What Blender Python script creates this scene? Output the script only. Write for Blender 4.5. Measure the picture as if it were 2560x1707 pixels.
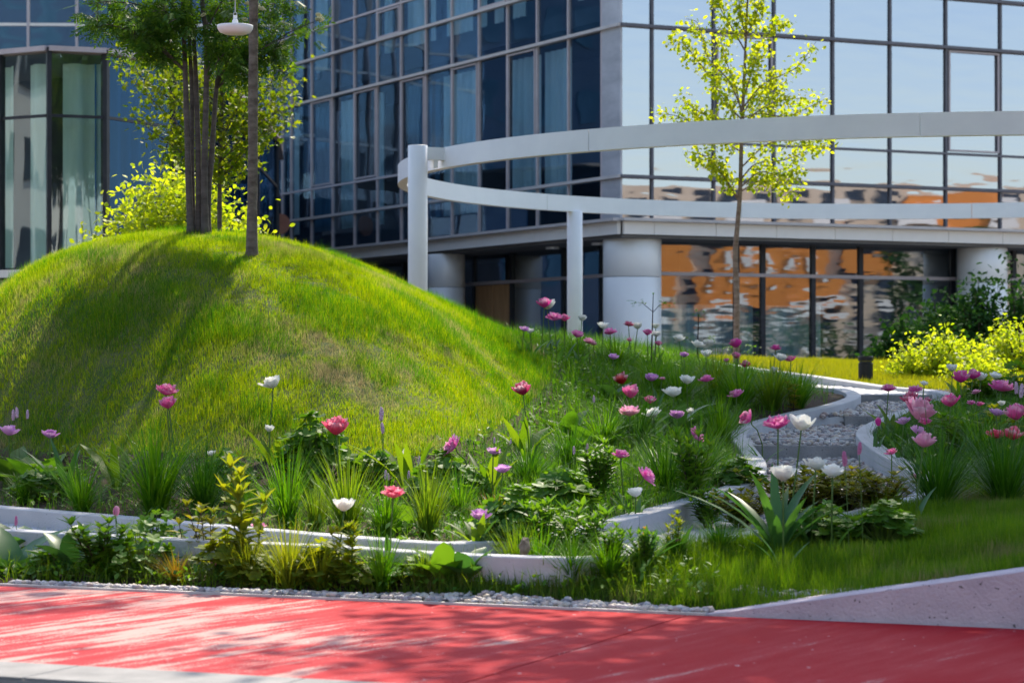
import bpy, math, random
import numpy as np
from mathutils import Vector, Matrix

for o in list(bpy.data.objects):
    bpy.data.objects.remove(o)
SC = bpy.context.scene
COL = SC.collection
RNG = np.random.default_rng(7)
random.seed(7)
PI = math.pi

# ------------------------------------------------------------------ camera
CAM_H, FPX, CX, HY = 1.2, 6044.0, 1280.0, 905.0
cd = bpy.data.cameras.new('camera')
cam = bpy.data.objects.new('camera', cd)
COL.objects.link(cam)
cam.location = (0, 0, CAM_H)
cam.rotation_euler = (PI / 2, 0, 0)
cd.sensor_fit = 'HORIZONTAL'
cd.sensor_width = 36.0
cd.lens = 85.0
cd.shift_y = 51.5 / 2560
cd.clip_start = 0.1
cd.clip_end = 3000
cd.dof.use_dof = True
cd.dof.focus_distance = 17.5
cd.dof.aperture_fstop = 4.0
SC.camera = cam

# ------------------------------------------------------------------ light
SUN_AZ, SUN_EL = math.radians(14), math.radians(50)      # from +Y towards +X
SUN_DIR = Vector((math.sin(SUN_AZ) * math.cos(SUN_EL), math.cos(SUN_AZ) * math.cos(SUN_EL), math.sin(SUN_EL)))
w = bpy.data.worlds.new('World')
SC.world = w
w.use_nodes = True
nt = w.node_tree
nt.nodes.clear()
wo = nt.nodes.new('ShaderNodeOutputWorld')
bg = nt.nodes.new('ShaderNodeBackground')
sky = nt.nodes.new('ShaderNodeTexSky')
sky.sky_type = 'NISHITA'
sky.sun_disc = False
sky.sun_elevation = SUN_EL
sky.sun_rotation = SUN_AZ
sky.air_density = 1.0
sky.dust_density = 1.5
sky.ozone_density = 1.0
bg.inputs['Strength'].default_value = 0.15
nt.links.new(sky.outputs[0], bg.inputs['Color'])
nt.links.new(bg.outputs[0], wo.inputs['Surface'])
sl = bpy.data.lights.new('sun', 'SUN')
sl.energy = 3.7
sl.angle = math.radians(0.6)
sl.color = (1.0, 0.90, 0.74)
so = bpy.data.objects.new('sun', sl)
COL.objects.link(so)
so.location = (10, 30, 40)
so.rotation_euler = SUN_DIR.to_track_quat('Z', 'Y').to_euler()
SC.view_settings.view_transform = 'Standard'
SC.view_settings.look = 'None'
SC.view_settings.gamma = 1.0
SC.view_settings.use_curve_mapping = False
SC.view_settings.exposure = 1.18
SC.cycles.max_bounces = 10
SC.cycles.transparent_max_bounces = 16
SC.cycles.caustics_reflective = False
SC.cycles.caustics_refractive = False
try:
    SC.cycles.use_denoising = True
    SC.cycles.sample_clamp_indirect = 6.0
except Exception:
    pass

# ------------------------------------------------------------------ helpers: objects
def put(o, parent=None):
    COL.objects.link(o)
    if parent is not None:
        o.parent = parent
    return o

def tag(o, label=None, cat=None, group=None, kind=None):
    if label: o['label'] = label
    if cat: o['category'] = cat
    if group: o['group'] = group
    if kind: o['kind'] = kind
    return o

def empty(name, loc=(0, 0, 0), rz=0.0):
    o = bpy.data.objects.new(name, None)
    COL.objects.link(o)
    o.location = loc
    o.rotation_euler = (0, 0, rz)
    o.empty_display_size = 0.1
    return o

def np_mesh(name, V, faces, mats=(), mat_idx=None, smooth=False, attrs=None):
    """V (n,3); faces: list of (m,k) int arrays"""
    me = bpy.data.meshes.new(name)
    V = np.asarray(V, dtype=np.float32)
    me.vertices.add(len(V))
    me.vertices.foreach_set('co', V.ravel())
    faces = [np.asarray(f, dtype=np.int32) for f in faces if len(f)]
    li = np.concatenate([f.ravel() for f in faces])
    tot = np.concatenate([np.full(len(f), f.shape[1], dtype=np.int32) for f in faces])
    start = np.concatenate([[0], np.cumsum(tot)[:-1]]).astype(np.int32)
    me.loops.add(len(li))
    me.loops.foreach_set('vertex_index', li)
    me.polygons.add(len(tot))
    me.polygons.foreach_set('loop_start', start)
    try:
        me.polygons.foreach_set('loop_total', tot)
    except Exception:
        pass
    if mat_idx is not None:
        me.polygons.foreach_set('material_index', np.asarray(mat_idx, dtype=np.int32))
    me.polygons.foreach_set('use_smooth', np.full(len(tot), bool(smooth)))
    for k, a in (attrs or {}).items():
        at = me.attributes.new(k, 'FLOAT', 'POINT')
        at.data.foreach_set('value', np.asarray(a, dtype=np.float32))
    for m in mats:
        me.materials.append(m)
    me.update(calc_edges=True)
    return me

class MB:
    def __init__(s):
        s.V, s.F, s.n, s.A = [], [], 0, []
    def add(s, V, faces, a=None):
        V = np.asarray(V, dtype=np.float64).reshape(-1, 3)
        for f in faces:
            f = np.asarray(f, dtype=np.int64)
            if len(f): s.F.append(f + s.n)
        s.V.append(V)
        s.A.append(np.zeros(len(V)) if a is None else np.asarray(a))
        s.n += len(V)
    def box(s, c, size, R=None):
        c = np.asarray(c, float); h = np.asarray(size, float) / 2
        sg = np.array([[-1,-1,-1],[1,-1,-1],[1,1,-1],[-1,1,-1],[-1,-1,1],[1,-1,1],[1,1,1],[-1,1,1]], float)
        v = sg * h
        if R is not None: v = v @ np.asarray(R).T
        s.add(v + c, [[[3,2,1,0],[4,5,6,7],[0,1,5,4],[1,2,6,5],[2,3,7,6],[3,0,4,7]]])
    def tube(s, pts, radii, sides=6, cap=True):
        pts = np.asarray(pts, float); n = len(pts)
        radii = np.full(n, radii) if np.isscalar(radii) else np.asarray(radii, float)
        tan = np.gradient(pts, axis=0)
        tan /= np.linalg.norm(tan, axis=1)[:, None] + 1e-9
        ref = np.array([1.0, 0, 0]) if abs(tan[0][0]) < 0.8 else np.array([0, 1.0, 0])
        a = np.cross(tan, ref); a /= np.linalg.norm(a, axis=1)[:, None] + 1e-9
        b = np.cross(tan, a)
        th = np.arange(sides) * 2 * PI / sides
        ring = pts[:, None, :] + radii[:, None, None] * (np.cos(th)[None, :, None] * a[:, None, :] + np.sin(th)[None, :, None] * b[:, None, :])
        i = np.arange(n - 1)[:, None] * sides; j = np.arange(sides)[None, :]; j2 = (j + 1) % sides
        f = np.stack([i + j, i + j2, i + sides + j2, i + sides + j], -1).reshape(-1, 4)
        fs = [f]
        if cap:
            fs.append(np.array([list(range(sides))[::-1]])); fs.append(np.array([[ (n - 1) * sides + k for k in range(sides)]]))
        s.add(ring.reshape(-1, 3), fs)
    def lathe(s, prof, sides=24, c=(0, 0, 0), cap=True):
        prof = np.asarray(prof, float); n = len(prof)
        th = np.arange(sides) * 2 * PI / sides
        ring = np.stack([prof[:, None, 0] * np.cos(th), prof[:, None, 0] * np.sin(th), np.repeat(prof[:, 1:2], sides, 1)], -1)
        i = np.arange(n - 1)[:, None] * sides; j = np.arange(sides)[None, :]; j2 = (j + 1) % sides
        fs = [np.stack([i + j, i + j2, i + sides + j2, i + sides + j], -1).reshape(-1, 4)]
        if cap:
            fs += [np.array([list(range(sides))[::-1]]), np.array([[(n - 1) * sides + k for k in range(sides)]])]
        s.add(ring.reshape(-1, 3) + np.asarray(c, float), fs)
    def mesh(s, name, mats, smooth=False, attr=None):
        if not isinstance(mats, (list, tuple)): mats = [mats]
        V = np.concatenate(s.V)
        return np_mesh(name, V, s.F, mats, smooth=smooth, attrs={attr: np.concatenate(s.A)} if attr else None)
    def obj(s, name, mats, parent=None, smooth=False, attr=None):
        return put(bpy.data.objects.new(name, s.mesh(name, mats, smooth, attr)), parent)

def rot_from(az, tilt, roll):
    """(n,3,3) rotations: local z tilted by tilt towards az, spun by roll"""
    ca, sa, ct, st, cr, sr = np.cos(az), np.sin(az), np.cos(tilt), np.sin(tilt), np.cos(roll), np.sin(roll)
    z0 = np.zeros_like(ca); o1 = np.ones_like(ca)
    Rz = np.stack([np.stack([ca, -sa, z0], -1), np.stack([sa, ca, z0], -1), np.stack([z0, z0, o1], -1)], 1)
    Ry = np.stack([np.stack([ct, z0, st], -1), np.stack([z0, o1, z0], -1), np.stack([-st, z0, ct], -1)], 1)
    Rr = np.stack([np.stack([cr, -sr, z0], -1), np.stack([sr, cr, z0], -1), np.stack([z0, z0, o1], -1)], 1)
    return Rz @ Ry @ Rr

def scatter(mb, tv, tfs, pos, R, scale):
    tv = np.asarray(tv, float); pos = np.asarray(pos, float); n = len(pos)
    if n == 0: return
    scale = np.full(n, scale) if np.isscalar(scale) else np.asarray(scale)
    V = np.einsum('nij,kj->nki', R, tv) * scale[:, None, None] + pos[:, None, :]
    off = (np.arange(n) * len(tv))[:, None, None]
    mb.add(V.reshape(-1, 3), [(np.asarray(f)[None] + off).reshape(-1, np.asarray(f).shape[1]) for f in tfs])

def strips(mb, base, az, L, W, lean, bend, segs=3, shape='blade', fold=0.0, twist=None):
    """arching blades or leaves, all arrays of length n; each is its own island"""
    base = np.asarray(base, float); n = len(base)
    f = lambda x: np.full(n, float(x)) if np.isscalar(x) else np.asarray(x, float)
    az, L, W, lean, bend = f(az), f(L), f(W), f(lean), f(bend)
    tw = f(0.0 if twist is None else twist)
    d = np.stack([np.cos(az), np.sin(az), np.zeros(n)], -1)
    sd = np.stack([-np.sin(az + tw), np.cos(az + tw), np.zeros(n)], -1)
    p = base.copy(); rows = []
    cols = 3 if fold else 2
    for k in range(segs + 1):
        t = k / segs
        a = lean + bend * t
        if k:
            am = lean + bend * (t - 0.5 / segs)
            p = p + (d * np.sin(am)[:, None] + np.array([0, 0, 1.0]) * np.cos(am)[:, None]) * (L / segs)[:, None]
        if shape == 'blade': wt = 1 - 0.93 * t ** 1.6
        elif shape == 'lance': wt = 0.22 + 0.78 * math.sin(PI * min(1, (t * 0.93 + 0.07)) ** 0.75) if t < 1 else 0.04
        else: wt = max(0.05, math.sin(PI * (0.06 + 0.91 * t)) ** 0.7)
        hw = sd * (W * wt / 2)[:, None]
        if cols == 2: rows += [p - hw, p + hw]
        else:
            up = (np.array([0, 0, 1.0]) * np.sin(a)[:, None] - d * np.cos(a)[:, None]) * (W * wt / 2 * fold)[:, None]
            rows += [p - hw + up, p, p + hw + up]
    V = np.stack(rows, 1)
    m = V.shape[1]
    q = []
    for k in range(segs):
        for c in range(cols - 1):
            i0 = k * cols + c
            q.append([i0, i0 + 1, i0 + cols + 1, i0 + cols])
    q = np.array(q)
    off = (np.arange(n) * m)[:, None, None]
    a = np.repeat(np.linspace(0, 1, segs + 1), cols)
    mb.add(V.reshape(-1, 3), [(q[None] + off).reshape(-1, 4)], np.tile(a, n))

# ------------------------------------------------------------------ helpers: materials
def new_mat(name):
    m = bpy.data.materials.new(name)
    m.use_nodes = True
    m.node_tree.nodes.clear()
    return m, m.node_tree.nodes, m.node_tree.links

def N(nodes, t, **kw):
    n = nodes.new(t)
    for k, v in kw.items():
        if k in n.inputs: n.inputs[k].default_value = v
        else: setattr(n, k, v)
    return n

def c4(c): return (c[0], c[1], c[2], 1.0)

def ramp(nodes, stops):
    r = nodes.new('ShaderNodeValToRGB')
    e = r.color_ramp.elements
    while len(e) < len(stops): e.new(0.5)
    for x, (p, c) in zip(e, stops):
        x.position = p; x.color = c4(c) if len(c) == 3 else c
    return r

def surf(name, ca, cb, scale=3.0, rough=0.7, bump=0.0, bscale=40.0, metal=0.0, spots=None, detail=6.0, spec=0.25, stretch=(1, 1, 1), coords='Object'):
    m, ns, lk = new_mat(name)
    out = N(ns, 'ShaderNodeOutputMaterial'); p = N(ns, 'ShaderNodeBsdfPrincipled', Roughness=rough, Metallic=metal)
    p.inputs['Specular IOR Level'].default_value = spec
    tc = N(ns, 'ShaderNodeTexCoord'); mp = N(ns, 'ShaderNodeMapping'); mp.inputs['Scale'].default_value = stretch
    lk.new(tc.outputs[coords], mp.inputs[0])
    no = N(ns, 'ShaderNodeTexNoise', Scale=scale, Detail=detail, Roughness=0.6)
    lk.new(mp.outputs[0], no.inputs['Vector'])
    r = ramp(ns, [(0.32, ca), (0.68, cb)])
    lk.new(no.outputs['Fac'], r.inputs[0])
    col = r.outputs[0]
    if spots:
        vo = N(ns, 'ShaderNodeTexNoise', Scale=spots[0], Detail=2.0)
        lk.new(tc.outputs[coords], vo.inputs['Vector'])
        r2 = ramp(ns, [(spots[1], (0, 0, 0)), (spots[1] + 0.05, (1, 1, 1))])
        lk.new(vo.outputs['Fac'], r2.inputs[0])
        mx = N(ns, 'ShaderNodeMix', data_type='RGBA'); mx.inputs['B'].default_value = c4(spots[2])
        lk.new(r2.outputs[0], mx.inputs['Factor']); lk.new(col, mx.inputs['A'])
        col = mx.outputs['Result']
    lk.new(col, p.inputs['Base Color'])
    if bump:
        nb = N(ns, 'ShaderNodeTexNoise', Scale=bscale, Detail=5.0)
        lk.new(tc.outputs[coords], nb.inputs['Vector'])
        b = N(ns, 'ShaderNodeBump', Strength=bump, Distance=0.02)
        lk.new(nb.outputs['Fac'], b.inputs['Height']); lk.new(b.outputs[0], p.inputs['Normal'])
    lk.new(p.outputs[0], out.inputs[0])
    return m

def leaf_mat(name, ca, cb, trans=0.45, tcol=None, rough=0.5, spec=0.22, patch=None, tip=None, tipname='v'):
    """random per leaf/blade between ca and cb, with light passing through; patch=(scale, colour, lo, hi) mixes dry areas by place"""
    m, ns, lk = new_mat(name)
    out = N(ns, 'ShaderNodeOutputMaterial'); p = N(ns, 'ShaderNodeBsdfPrincipled', Roughness=rough)
    p.inputs['Specular IOR Level'].default_value = spec
    g = N(ns, 'ShaderNodeNewGeometry')
    r = ramp(ns, [(0.0, ca), (1.0, cb)])
    lk.new(g.outputs['Random Per Island'], r.inputs[0])
    col = r.outputs[0]
    gm = N(ns, 'ShaderNodeMix', data_type='RGBA', blend_type='MULTIPLY'); gm.inputs['Factor'].default_value = 1.0
    gm.inputs['B'].default_value = c4(tcol or (2.2, 1.9, 0.6))
    lk.new(col, gm.inputs['A']); tout = gm.outputs['Result']
    if patch:
        tc = N(ns, 'ShaderNodeTexCoord')
        no = N(ns, 'ShaderNodeTexNoise', Scale=patch[0], Detail=5.0, Roughness=0.65)
        lk.new(tc.outputs['Object'], no.inputs['Vector'])
        ad = N(ns, 'ShaderNodeMath', operation='MULTIPLY_ADD'); ad.inputs[1].default_value = 0.16
        lk.new(g.outputs['Random Per Island'], ad.inputs[0]); lk.new(no.outputs['Fac'], ad.inputs[2])
        rr = ramp(ns, [(patch[2], (0, 0, 0)), (patch[3], (1, 1, 1))])
        lk.new(ad.outputs[0], rr.inputs[0])
        mx = N(ns, 'ShaderNodeMix', data_type='RGBA'); mx.inputs['B'].default_value = c4(patch[1])
        lk.new(rr.outputs[0], mx.inputs['Factor']); lk.new(col, mx.inputs['A'])
        col = mx.outputs['Result']
        mt_ = N(ns, 'ShaderNodeMix', data_type='RGBA'); mt_.inputs['B'].default_value = c4([v * 0.8 for v in patch[1]])
        lk.new(rr.outputs[0], mt_.inputs['Factor']); lk.new(tout, mt_.inputs['A']); tout = mt_.outputs['Result']
    if tip:
        at = N(ns, 'ShaderNodeAttribute', attribute_name=tipname)
        rr = ramp(ns, [(tip[1], (0, 0, 0)), (1.0, (1, 1, 1))])
        lk.new(at.outputs['Fac'], rr.inputs[0])
        mx = N(ns, 'ShaderNodeMix', data_type='RGBA'); mx.inputs['B'].default_value = c4(tip[0])
        lk.new(rr.outputs[0], mx.inputs['Factor']); lk.new(col, mx.inputs['A'])
        col = mx.outputs['Result']
    lk.new(col, p.inputs['Base Color'])
    tr = N(ns, 'ShaderNodeBsdfTranslucent')
    lk.new(tout, tr.inputs['Color'])
    ms = N(ns, 'ShaderNodeMixShader'); ms.inputs[0].default_value = trans
    lk.new(p.outputs[0], ms.inputs[1]); lk.new(tr.outputs[0], ms.inputs[2])
    lk.new(ms.outputs[0], out.inputs[0])
    return m

def glass_mat(name, tint, refl, base=0.12, wave=0.25, wscale=(1.0, 1.0, 0.5), wdist=0.05, edge=1.0):
    """architectural glass: see-through tint plus a slightly wavy mirror coat"""
    m, ns, lk = new_mat(name)
    out = N(ns, 'ShaderNodeOutputMaterial')
    t = N(ns, 'ShaderNodeBsdfTransparent'); t.inputs[0].default_value = c4(tint)
    gl = N(ns, 'ShaderNodeBsdfGlossy', Roughness=0.02); gl.inputs['Color'].default_value = c4(refl)
    tc = N(ns, 'ShaderNodeTexCoord'); oi = N(ns, 'ShaderNodeObjectInfo')
    mp = N(ns, 'ShaderNodeMapping'); mp.inputs['Scale'].default_value = wscale
    lk.new(tc.outputs['Object'], mp.inputs[0])
    sc = N(ns, 'ShaderNodeVectorMath', operation='SCALE'); sc.inputs[0].default_value = (31, 17, 23)
    lk.new(oi.outputs['Random'], sc.inputs['Scale']); lk.new(sc.outputs[0], mp.inputs['Location'])
    no = N(ns, 'ShaderNodeTexNoise', Scale=1.0, Detail=1.5, Roughness=0.4)
    lk.new(mp.outputs[0], no.inputs['Vector'])
    b = N(ns, 'ShaderNodeBump', Strength=wave, Distance=wdist)
    lk.new(no.outputs['Fac'], b.inputs['Height']); lk.new(b.outputs[0], gl.inputs['Normal'])
    lw = N(ns, 'ShaderNodeFresnel', IOR=1.5)
    ma = N(ns, 'ShaderNodeMath', operation='MULTIPLY_ADD', use_clamp=True); ma.inputs[1].default_value = edge; ma.inputs[2].default_value = base
    lk.new(lw.outputs[0], ma.inputs[0])
    # only the outer face of a pane mirrors and tints; light leaves through the inner face
    ge = N(ns, 'ShaderNodeNewGeometry')
    inv = N(ns, 'ShaderNodeMath', operation='SUBTRACT'); inv.inputs[0].default_value = 1.0; lk.new(ge.outputs['Backfacing'], inv.inputs[1])
    mu = N(ns, 'ShaderNodeMath', operation='MULTIPLY'); lk.new(ma.outputs[0], mu.inputs[0]); lk.new(inv.outputs[0], mu.inputs[1]); ma = mu
    tm = N(ns, 'ShaderNodeMix', data_type='RGBA'); tm.inputs['A'].default_value = c4(tint); tm.inputs['B'].default_value = (1, 1, 1, 1)
    lk.new(ge.outputs['Backfacing'], tm.inputs['Factor']); lk.new(tm.outputs['Result'], t.inputs[0])
    ms = N(ns, 'ShaderNodeMixShader')
    lk.new(ma.outputs[0], ms.inputs[0]); lk.new(t.outputs[0], ms.inputs[1]); lk.new(gl.outputs[0], ms.inputs[2])
    lk.new(ms.outputs[0], out.inputs[0])
    return m

M = {}
M['white_metal'] = surf('white_painted_metal', (0.76, 0.76, 0.77), (0.82, 0.82, 0.82), 2.0, 0.42, 0.04, 60)
M['column'] = surf('column_metal_cladding', (0.80, 0.76, 0.70), (0.84, 0.81, 0.75), 1.2, 0.48, 0.0, metal=0.2)
M['corner_metal'] = surf('grey_corner_metal', (0.34, 0.325, 0.33), (0.50, 0.48, 0.48), 1.0, 0.4, 0.0, metal=0.1, stretch=(1, 1, 3))
M['fascia'] = surf('cream_fascia', (0.78, 0.70, 0.60), (0.84, 0.76, 0.66), 1.5, 0.5)
M['mullion'] = surf('taupe_aluminium', (0.46, 0.385, 0.37), (0.54, 0.455, 0.435), 4.0, 0.45)
M['mullion_shaded'] = surf('shaded_aluminium', (0.11, 0.105, 0.115), (0.15, 0.14, 0.15), 4.0, 0.45)  # darker copy of the frame colour, with the right facade's shade put in
M['ledge'] = surf('pale_ledge', (0.48, 0.42, 0.38), (0.56, 0.50, 0.45), 3.0, 0.5)
M['dark_frame'] = surf('dark_frame', (0.02, 0.022, 0.025), (0.035, 0.035, 0.04), 4.0, 0.4)
M['interior'] = surf('dark_interior', (0.03, 0.035, 0.045), (0.06, 0.065, 0.075), 0.6, 0.9)
M['soffit'] = surf('grey_soffit', (0.16, 0.15, 0.14), (0.20, 0.19, 0.18), 1.0, 0.8)
M['curtain'] = surf('grey_green_curtain', (0.45, 0.52, 0.48), (0.72, 0.78, 0.72), 1.0, 0.9, stretch=(3, 3, 0.25))
M['curtain_pale'] = surf('pale_curtain', (0.55, 0.62, 0.55), (0.85, 0.90, 0.82), 0.9, 0.9, stretch=(2.2, 2.2, 0.3))
M['curtain_teal'] = surf('teal_curtain', (0.05, 0.13, 0.20), (0.12, 0.24, 0.32), 0.8, 0.9, stretch=(2.2, 2.2, 0.3))
M['curtain_blue'] = surf('blue_curtain', (0.02, 0.12, 0.32), (0.05, 0.22, 0.5), 1.0, 0.9)
M['plywood'] = surf('plywood', (0.42, 0.22, 0.09), (0.55, 0.31, 0.14), 3.0, 0.7, stretch=(6, 6, 0.6))
M['glass_left'] = glass_mat('navy_glass', (0.60, 0.74, 0.82), (0.58, 0.78, 1.0), 0.14, 0.25, (0.5, 0.5, 0.9))
M['glass_right'] = glass_mat('mirror_glass', (0.34, 0.39, 0.45), (0.88, 0.88, 0.95), 0.44, 0.16, (0.9, 0.9, 3.2), 0.014)
M['glass_ground'] = glass_mat('shop_glass', (0.58, 0.70, 0.72), (0.85, 0.92, 1.0), 0.28, 0.18, (1.0, 1.0, 4.0), 0.014)
M['glass_green'] = glass_mat('green_glass', (0.74, 0.86, 0.78), (0.80, 0.90, 0.90), 0.12, 0.45, (1.6, 1.6, 0.25), 0.05)
M['glass_blue'] = glass_mat('blue_glass', (0.30, 0.52, 0.74), (0.16, 0.30, 0.48), 0.05, 0.4, (1.6, 1.6, 0.25), 0.05)
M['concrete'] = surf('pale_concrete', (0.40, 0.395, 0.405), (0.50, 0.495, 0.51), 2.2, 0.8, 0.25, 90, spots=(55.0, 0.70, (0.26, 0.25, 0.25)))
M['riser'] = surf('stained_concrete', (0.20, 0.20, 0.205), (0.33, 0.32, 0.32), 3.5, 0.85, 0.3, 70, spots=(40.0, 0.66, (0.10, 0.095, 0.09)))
M['pitted'] = surf('pitted_concrete', (0.44, 0.365, 0.405), (0.54, 0.455, 0.495), 4.0, 0.85, 0.4, 60, spots=(42.0, 0.67, (0.13, 0.11, 0.11)))  # pinkish base holds the light bounced off the red path
M['kerb'] = surf('kerb_concrete', (0.20, 0.195, 0.19), (0.29, 0.28, 0.27), 5.0, 0.85, 0.3, 80)
M['asphalt'] = surf('asphalt', (0.06, 0.062, 0.07), (0.10, 0.10, 0.11), 14.0, 0.9, 0.5, 200)
M['soil'] = surf('brown_soil', (0.025, 0.017, 0.010), (0.085, 0.058, 0.035), 18.0, 0.95, 0.9, 60)
M['turf'] = surf('turf_under', (0.030, 0.070, 0.010), (0.10, 0.105, 0.035), 5.0, 0.95, 0.6, 60)
M['ground'] = surf('plain_ground', (0.18, 0.17, 0.16), (0.24, 0.23, 0.21), 0.3, 0.9)
M['bark'] = surf('grey_brown_bark', (0.085, 0.066, 0.050), (0.20, 0.165, 0.13), 9.0, 0.9, 0.7, 50, stretch=(1, 1, 2.5))
M['bark_dark'] = surf('smooth_dark_bark', (0.060, 0.048, 0.042), (0.125, 0.105, 0.092), 7.0, 0.75, 0.4, 40, stretch=(1, 1, 3))
M['bark_red'] = surf('red_brown_bark', (0.13, 0.085, 0.060), (0.27, 0.20, 0.155), 8.0, 0.7, 0.4, 50, stretch=(1, 1, 3))
M['twig'] = surf('dark_twig', (0.035, 0.02, 0.016), (0.07, 0.04, 0.03), 9.0, 0.7)
M['black_metal'] = surf('black_metal', (0.012, 0.012, 0.013), (0.02, 0.02, 0.022), 5.0, 0.4)
M['steel'] = surf('steel_edging', (0.40, 0.40, 0.40), (0.50, 0.50, 0.50), 5.0, 0.5, metal=0.3)
M['white_plastic'] = surf('white_lamp_shell', (0.74, 0.73, 0.71), (0.80, 0.79, 0.77), 3.0, 0.35)
M['orange_wall'] = surf('orange_cladding', (0.62, 0.21, 0.045), (0.70, 0.26, 0.06), 0.5, 0.7)
M['beige_wall'] = surf('beige_render', (0.55, 0.44, 0.33), (0.64, 0.53, 0.41), 0.4, 0.9)
M['white_wall'] = surf('white_render', (0.70, 0.69, 0.66), (0.78, 0.77, 0.74), 0.4, 0.9)
M['blue_wall'] = surf('dark_blue_cladding', (0.07, 0.12, 0.19), (0.10, 0.16, 0.25), 0.5, 0.4)
M['window_dark'] = surf('dark_window', (0.02, 0.03, 0.05), (0.05, 0.07, 0.10), 0.5, 0.15)
M['brown_disc'] = surf('brown_disc', (0.40, 0.16, 0.10), (0.48, 0.21, 0.13), 3.0, 0.6)

# foliage
M['lawn'] = leaf_mat('lawn_blade', (0.032, 0.126, 0.003), (0.128, 0.225, 0.006), 0.64, (4.2, 2.6, 0.22), patch=(1.2, (0.48, 0.38, 0.19), 0.61, 0.77))
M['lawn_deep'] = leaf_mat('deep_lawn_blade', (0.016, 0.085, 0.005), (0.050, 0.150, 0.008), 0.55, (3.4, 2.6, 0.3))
M['lawn_front'] = leaf_mat('front_lawn_blade', (0.028, 0.095, 0.005), (0.085, 0.165, 0.010), 0.5, (2.8, 2.3, 0.3), patch=(2.0, (0.27, 0.22, 0.10), 0.62, 0.80))
M['lawn_far'] = leaf_mat('far_lawn_blade', (0.085, 0.13, 0.012), (0.16, 0.19, 0.02), 0.55, (2.8, 2.2, 0.3))
M['tuft'] = leaf_mat('sedge_blade', (0.026, 0.115, 0.005), (0.088, 0.200, 0.008), 0.42, (2.4, 2.1, 0.5))
M['tuft_fresh'] = leaf_mat('fresh_blade', (0.050, 0.120, 0.010), (0.120, 0.190, 0.020), 0.50, (2.4, 2.1, 0.4))
M['tuft_dark'] = leaf_mat('dark_blade', (0.016, 0.078, 0.006), (0.050, 0.140, 0.010), 0.35, (2.2, 2.0, 0.5))
M['tuft_bronze'] = leaf_mat('bronze_blade', (0.17, 0.075, 0.015), (0.16, 0.16, 0.025), 0.40, (2.0, 1.7, 0.5))
M['leaf_mid'] = leaf_mat('mid_green_leaf', (0.045, 0.135, 0.016), (0.115, 0.220, 0.022), 0.38, (2.3, 2.1, 0.5))
M['leaf_blue'] = leaf_mat('blue_green_leaf', (0.034, 0.105, 0.036), (0.065, 0.150, 0.045), 0.32, (2.0, 2.0, 0.6), rough=0.42, spec=0.4)
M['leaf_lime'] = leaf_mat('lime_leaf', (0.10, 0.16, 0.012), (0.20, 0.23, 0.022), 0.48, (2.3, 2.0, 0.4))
M['leaf_gold'] = leaf_mat('gold_tipped_leaf', (0.09, 0.13, 0.014), (0.22, 0.20, 0.022), 0.42, (2.0, 1.8, 0.4))
M['leaf_dark'] = leaf_mat('dark_shrub_leaf', (0.012, 0.045, 0.012), (0.035, 0.085, 0.020), 0.25, (1.6, 1.8, 0.6), rough=0.8, spec=0.05)
M['leaf_rowan'] = leaf_mat('rowan_leaf', (0.028, 0.090, 0.012), (0.075, 0.155, 0.020), 0.42, (2.4, 2.0, 0.5))
M['leaf_maple'] = leaf_mat('maple_leaf', (0.070, 0.135, 0.010), (0.16, 0.19, 0.014), 0.50, (2.1, 2.0, 0.3))
M['leaf_young'] = leaf_mat('young_tree_leaf', (0.165, 0.265, 0.015), (0.33, 0.37, 0.03), 0.55, (2.2, 1.95, 0.35))
M['leaf_yellow'] = leaf_mat('yellow_green_leaf', (0.19, 0.28, 0.014), (0.36, 0.40, 0.04), 0.55, (2.0, 1.9, 0.4))
M['blossom'] = leaf_mat('cream_blossom', (0.62, 0.60, 0.42), (0.80, 0.78, 0.62), 0.3, (1.1, 1.1, 0.9))
M['stem'] = leaf_mat('green_stem', (0.07, 0.13, 0.03), (0.10, 0.17, 0.04), 0.2)
M['bistort'] = leaf_mat('lilac_spike', (0.62, 0.40, 0.56), (0.78, 0.62, 0.72), 0.3, (1.2, 1.1, 1.2))
M['bistort_pink'] = leaf_mat('pink_spike', (0.55, 0.16, 0.34), (0.66, 0.28, 0.46), 0.3, (1.2, 1.1, 1.2))
M['yellow_petal'] = leaf_mat('yellow_petal', (0.75, 0.45, 0.02), (0.85, 0.55, 0.05), 0.3, (1.1, 1.1, 1.0))

def petal_mat(name, edge, hi=0.55):
    m, ns, lk = new_mat(name)
    out = N(ns, 'ShaderNodeOutputMaterial'); p = N(ns, 'ShaderNodeBsdfPrincipled', Roughness=0.5)
    p.inputs['Specular IOR Level'].default_value = 0.3
    oi = N(ns, 'ShaderNodeObjectInfo'); at = N(ns, 'ShaderNodeAttribute', attribute_name='v')
    g = N(ns, 'ShaderNodeNewGeometry')
    r = ramp(ns, [(hi, (0, 0, 0)), (1.0, (1, 1, 1))])
    lk.new(at.outputs['Fac'], r.inputs[0])
    ml = N(ns, 'ShaderNodeMath', operation='MULTIPLY'); lk.new(r.outputs[0], ml.inputs[0]); lk.new(g.outputs['Random Per Island'], ml.inputs[1])
    mx = N(ns, 'ShaderNodeMix', data_type='RGBA'); mx.inputs['B'].default_value = c4(edge)
    lk.new(ml.outputs[0], mx.inputs['Factor']); lk.new(oi.outputs['Color'], mx.inputs['A'])
    lk.new(mx.outputs['Result'], p.inputs['Base Color'])
    tr = N(ns, 'ShaderNodeBsdfTranslucent'); lk.new(mx.outputs['Result'], tr.inputs['Color'])
    ms = N(ns, 'ShaderNodeMixShader'); ms.inputs[0].default_value = 0.35
    lk.new(p.outputs[0], ms.inputs[1]); lk.new(tr.outputs[0], ms.inputs[2]); lk.new(ms.outputs[0], out.inputs[0])
    return m
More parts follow.
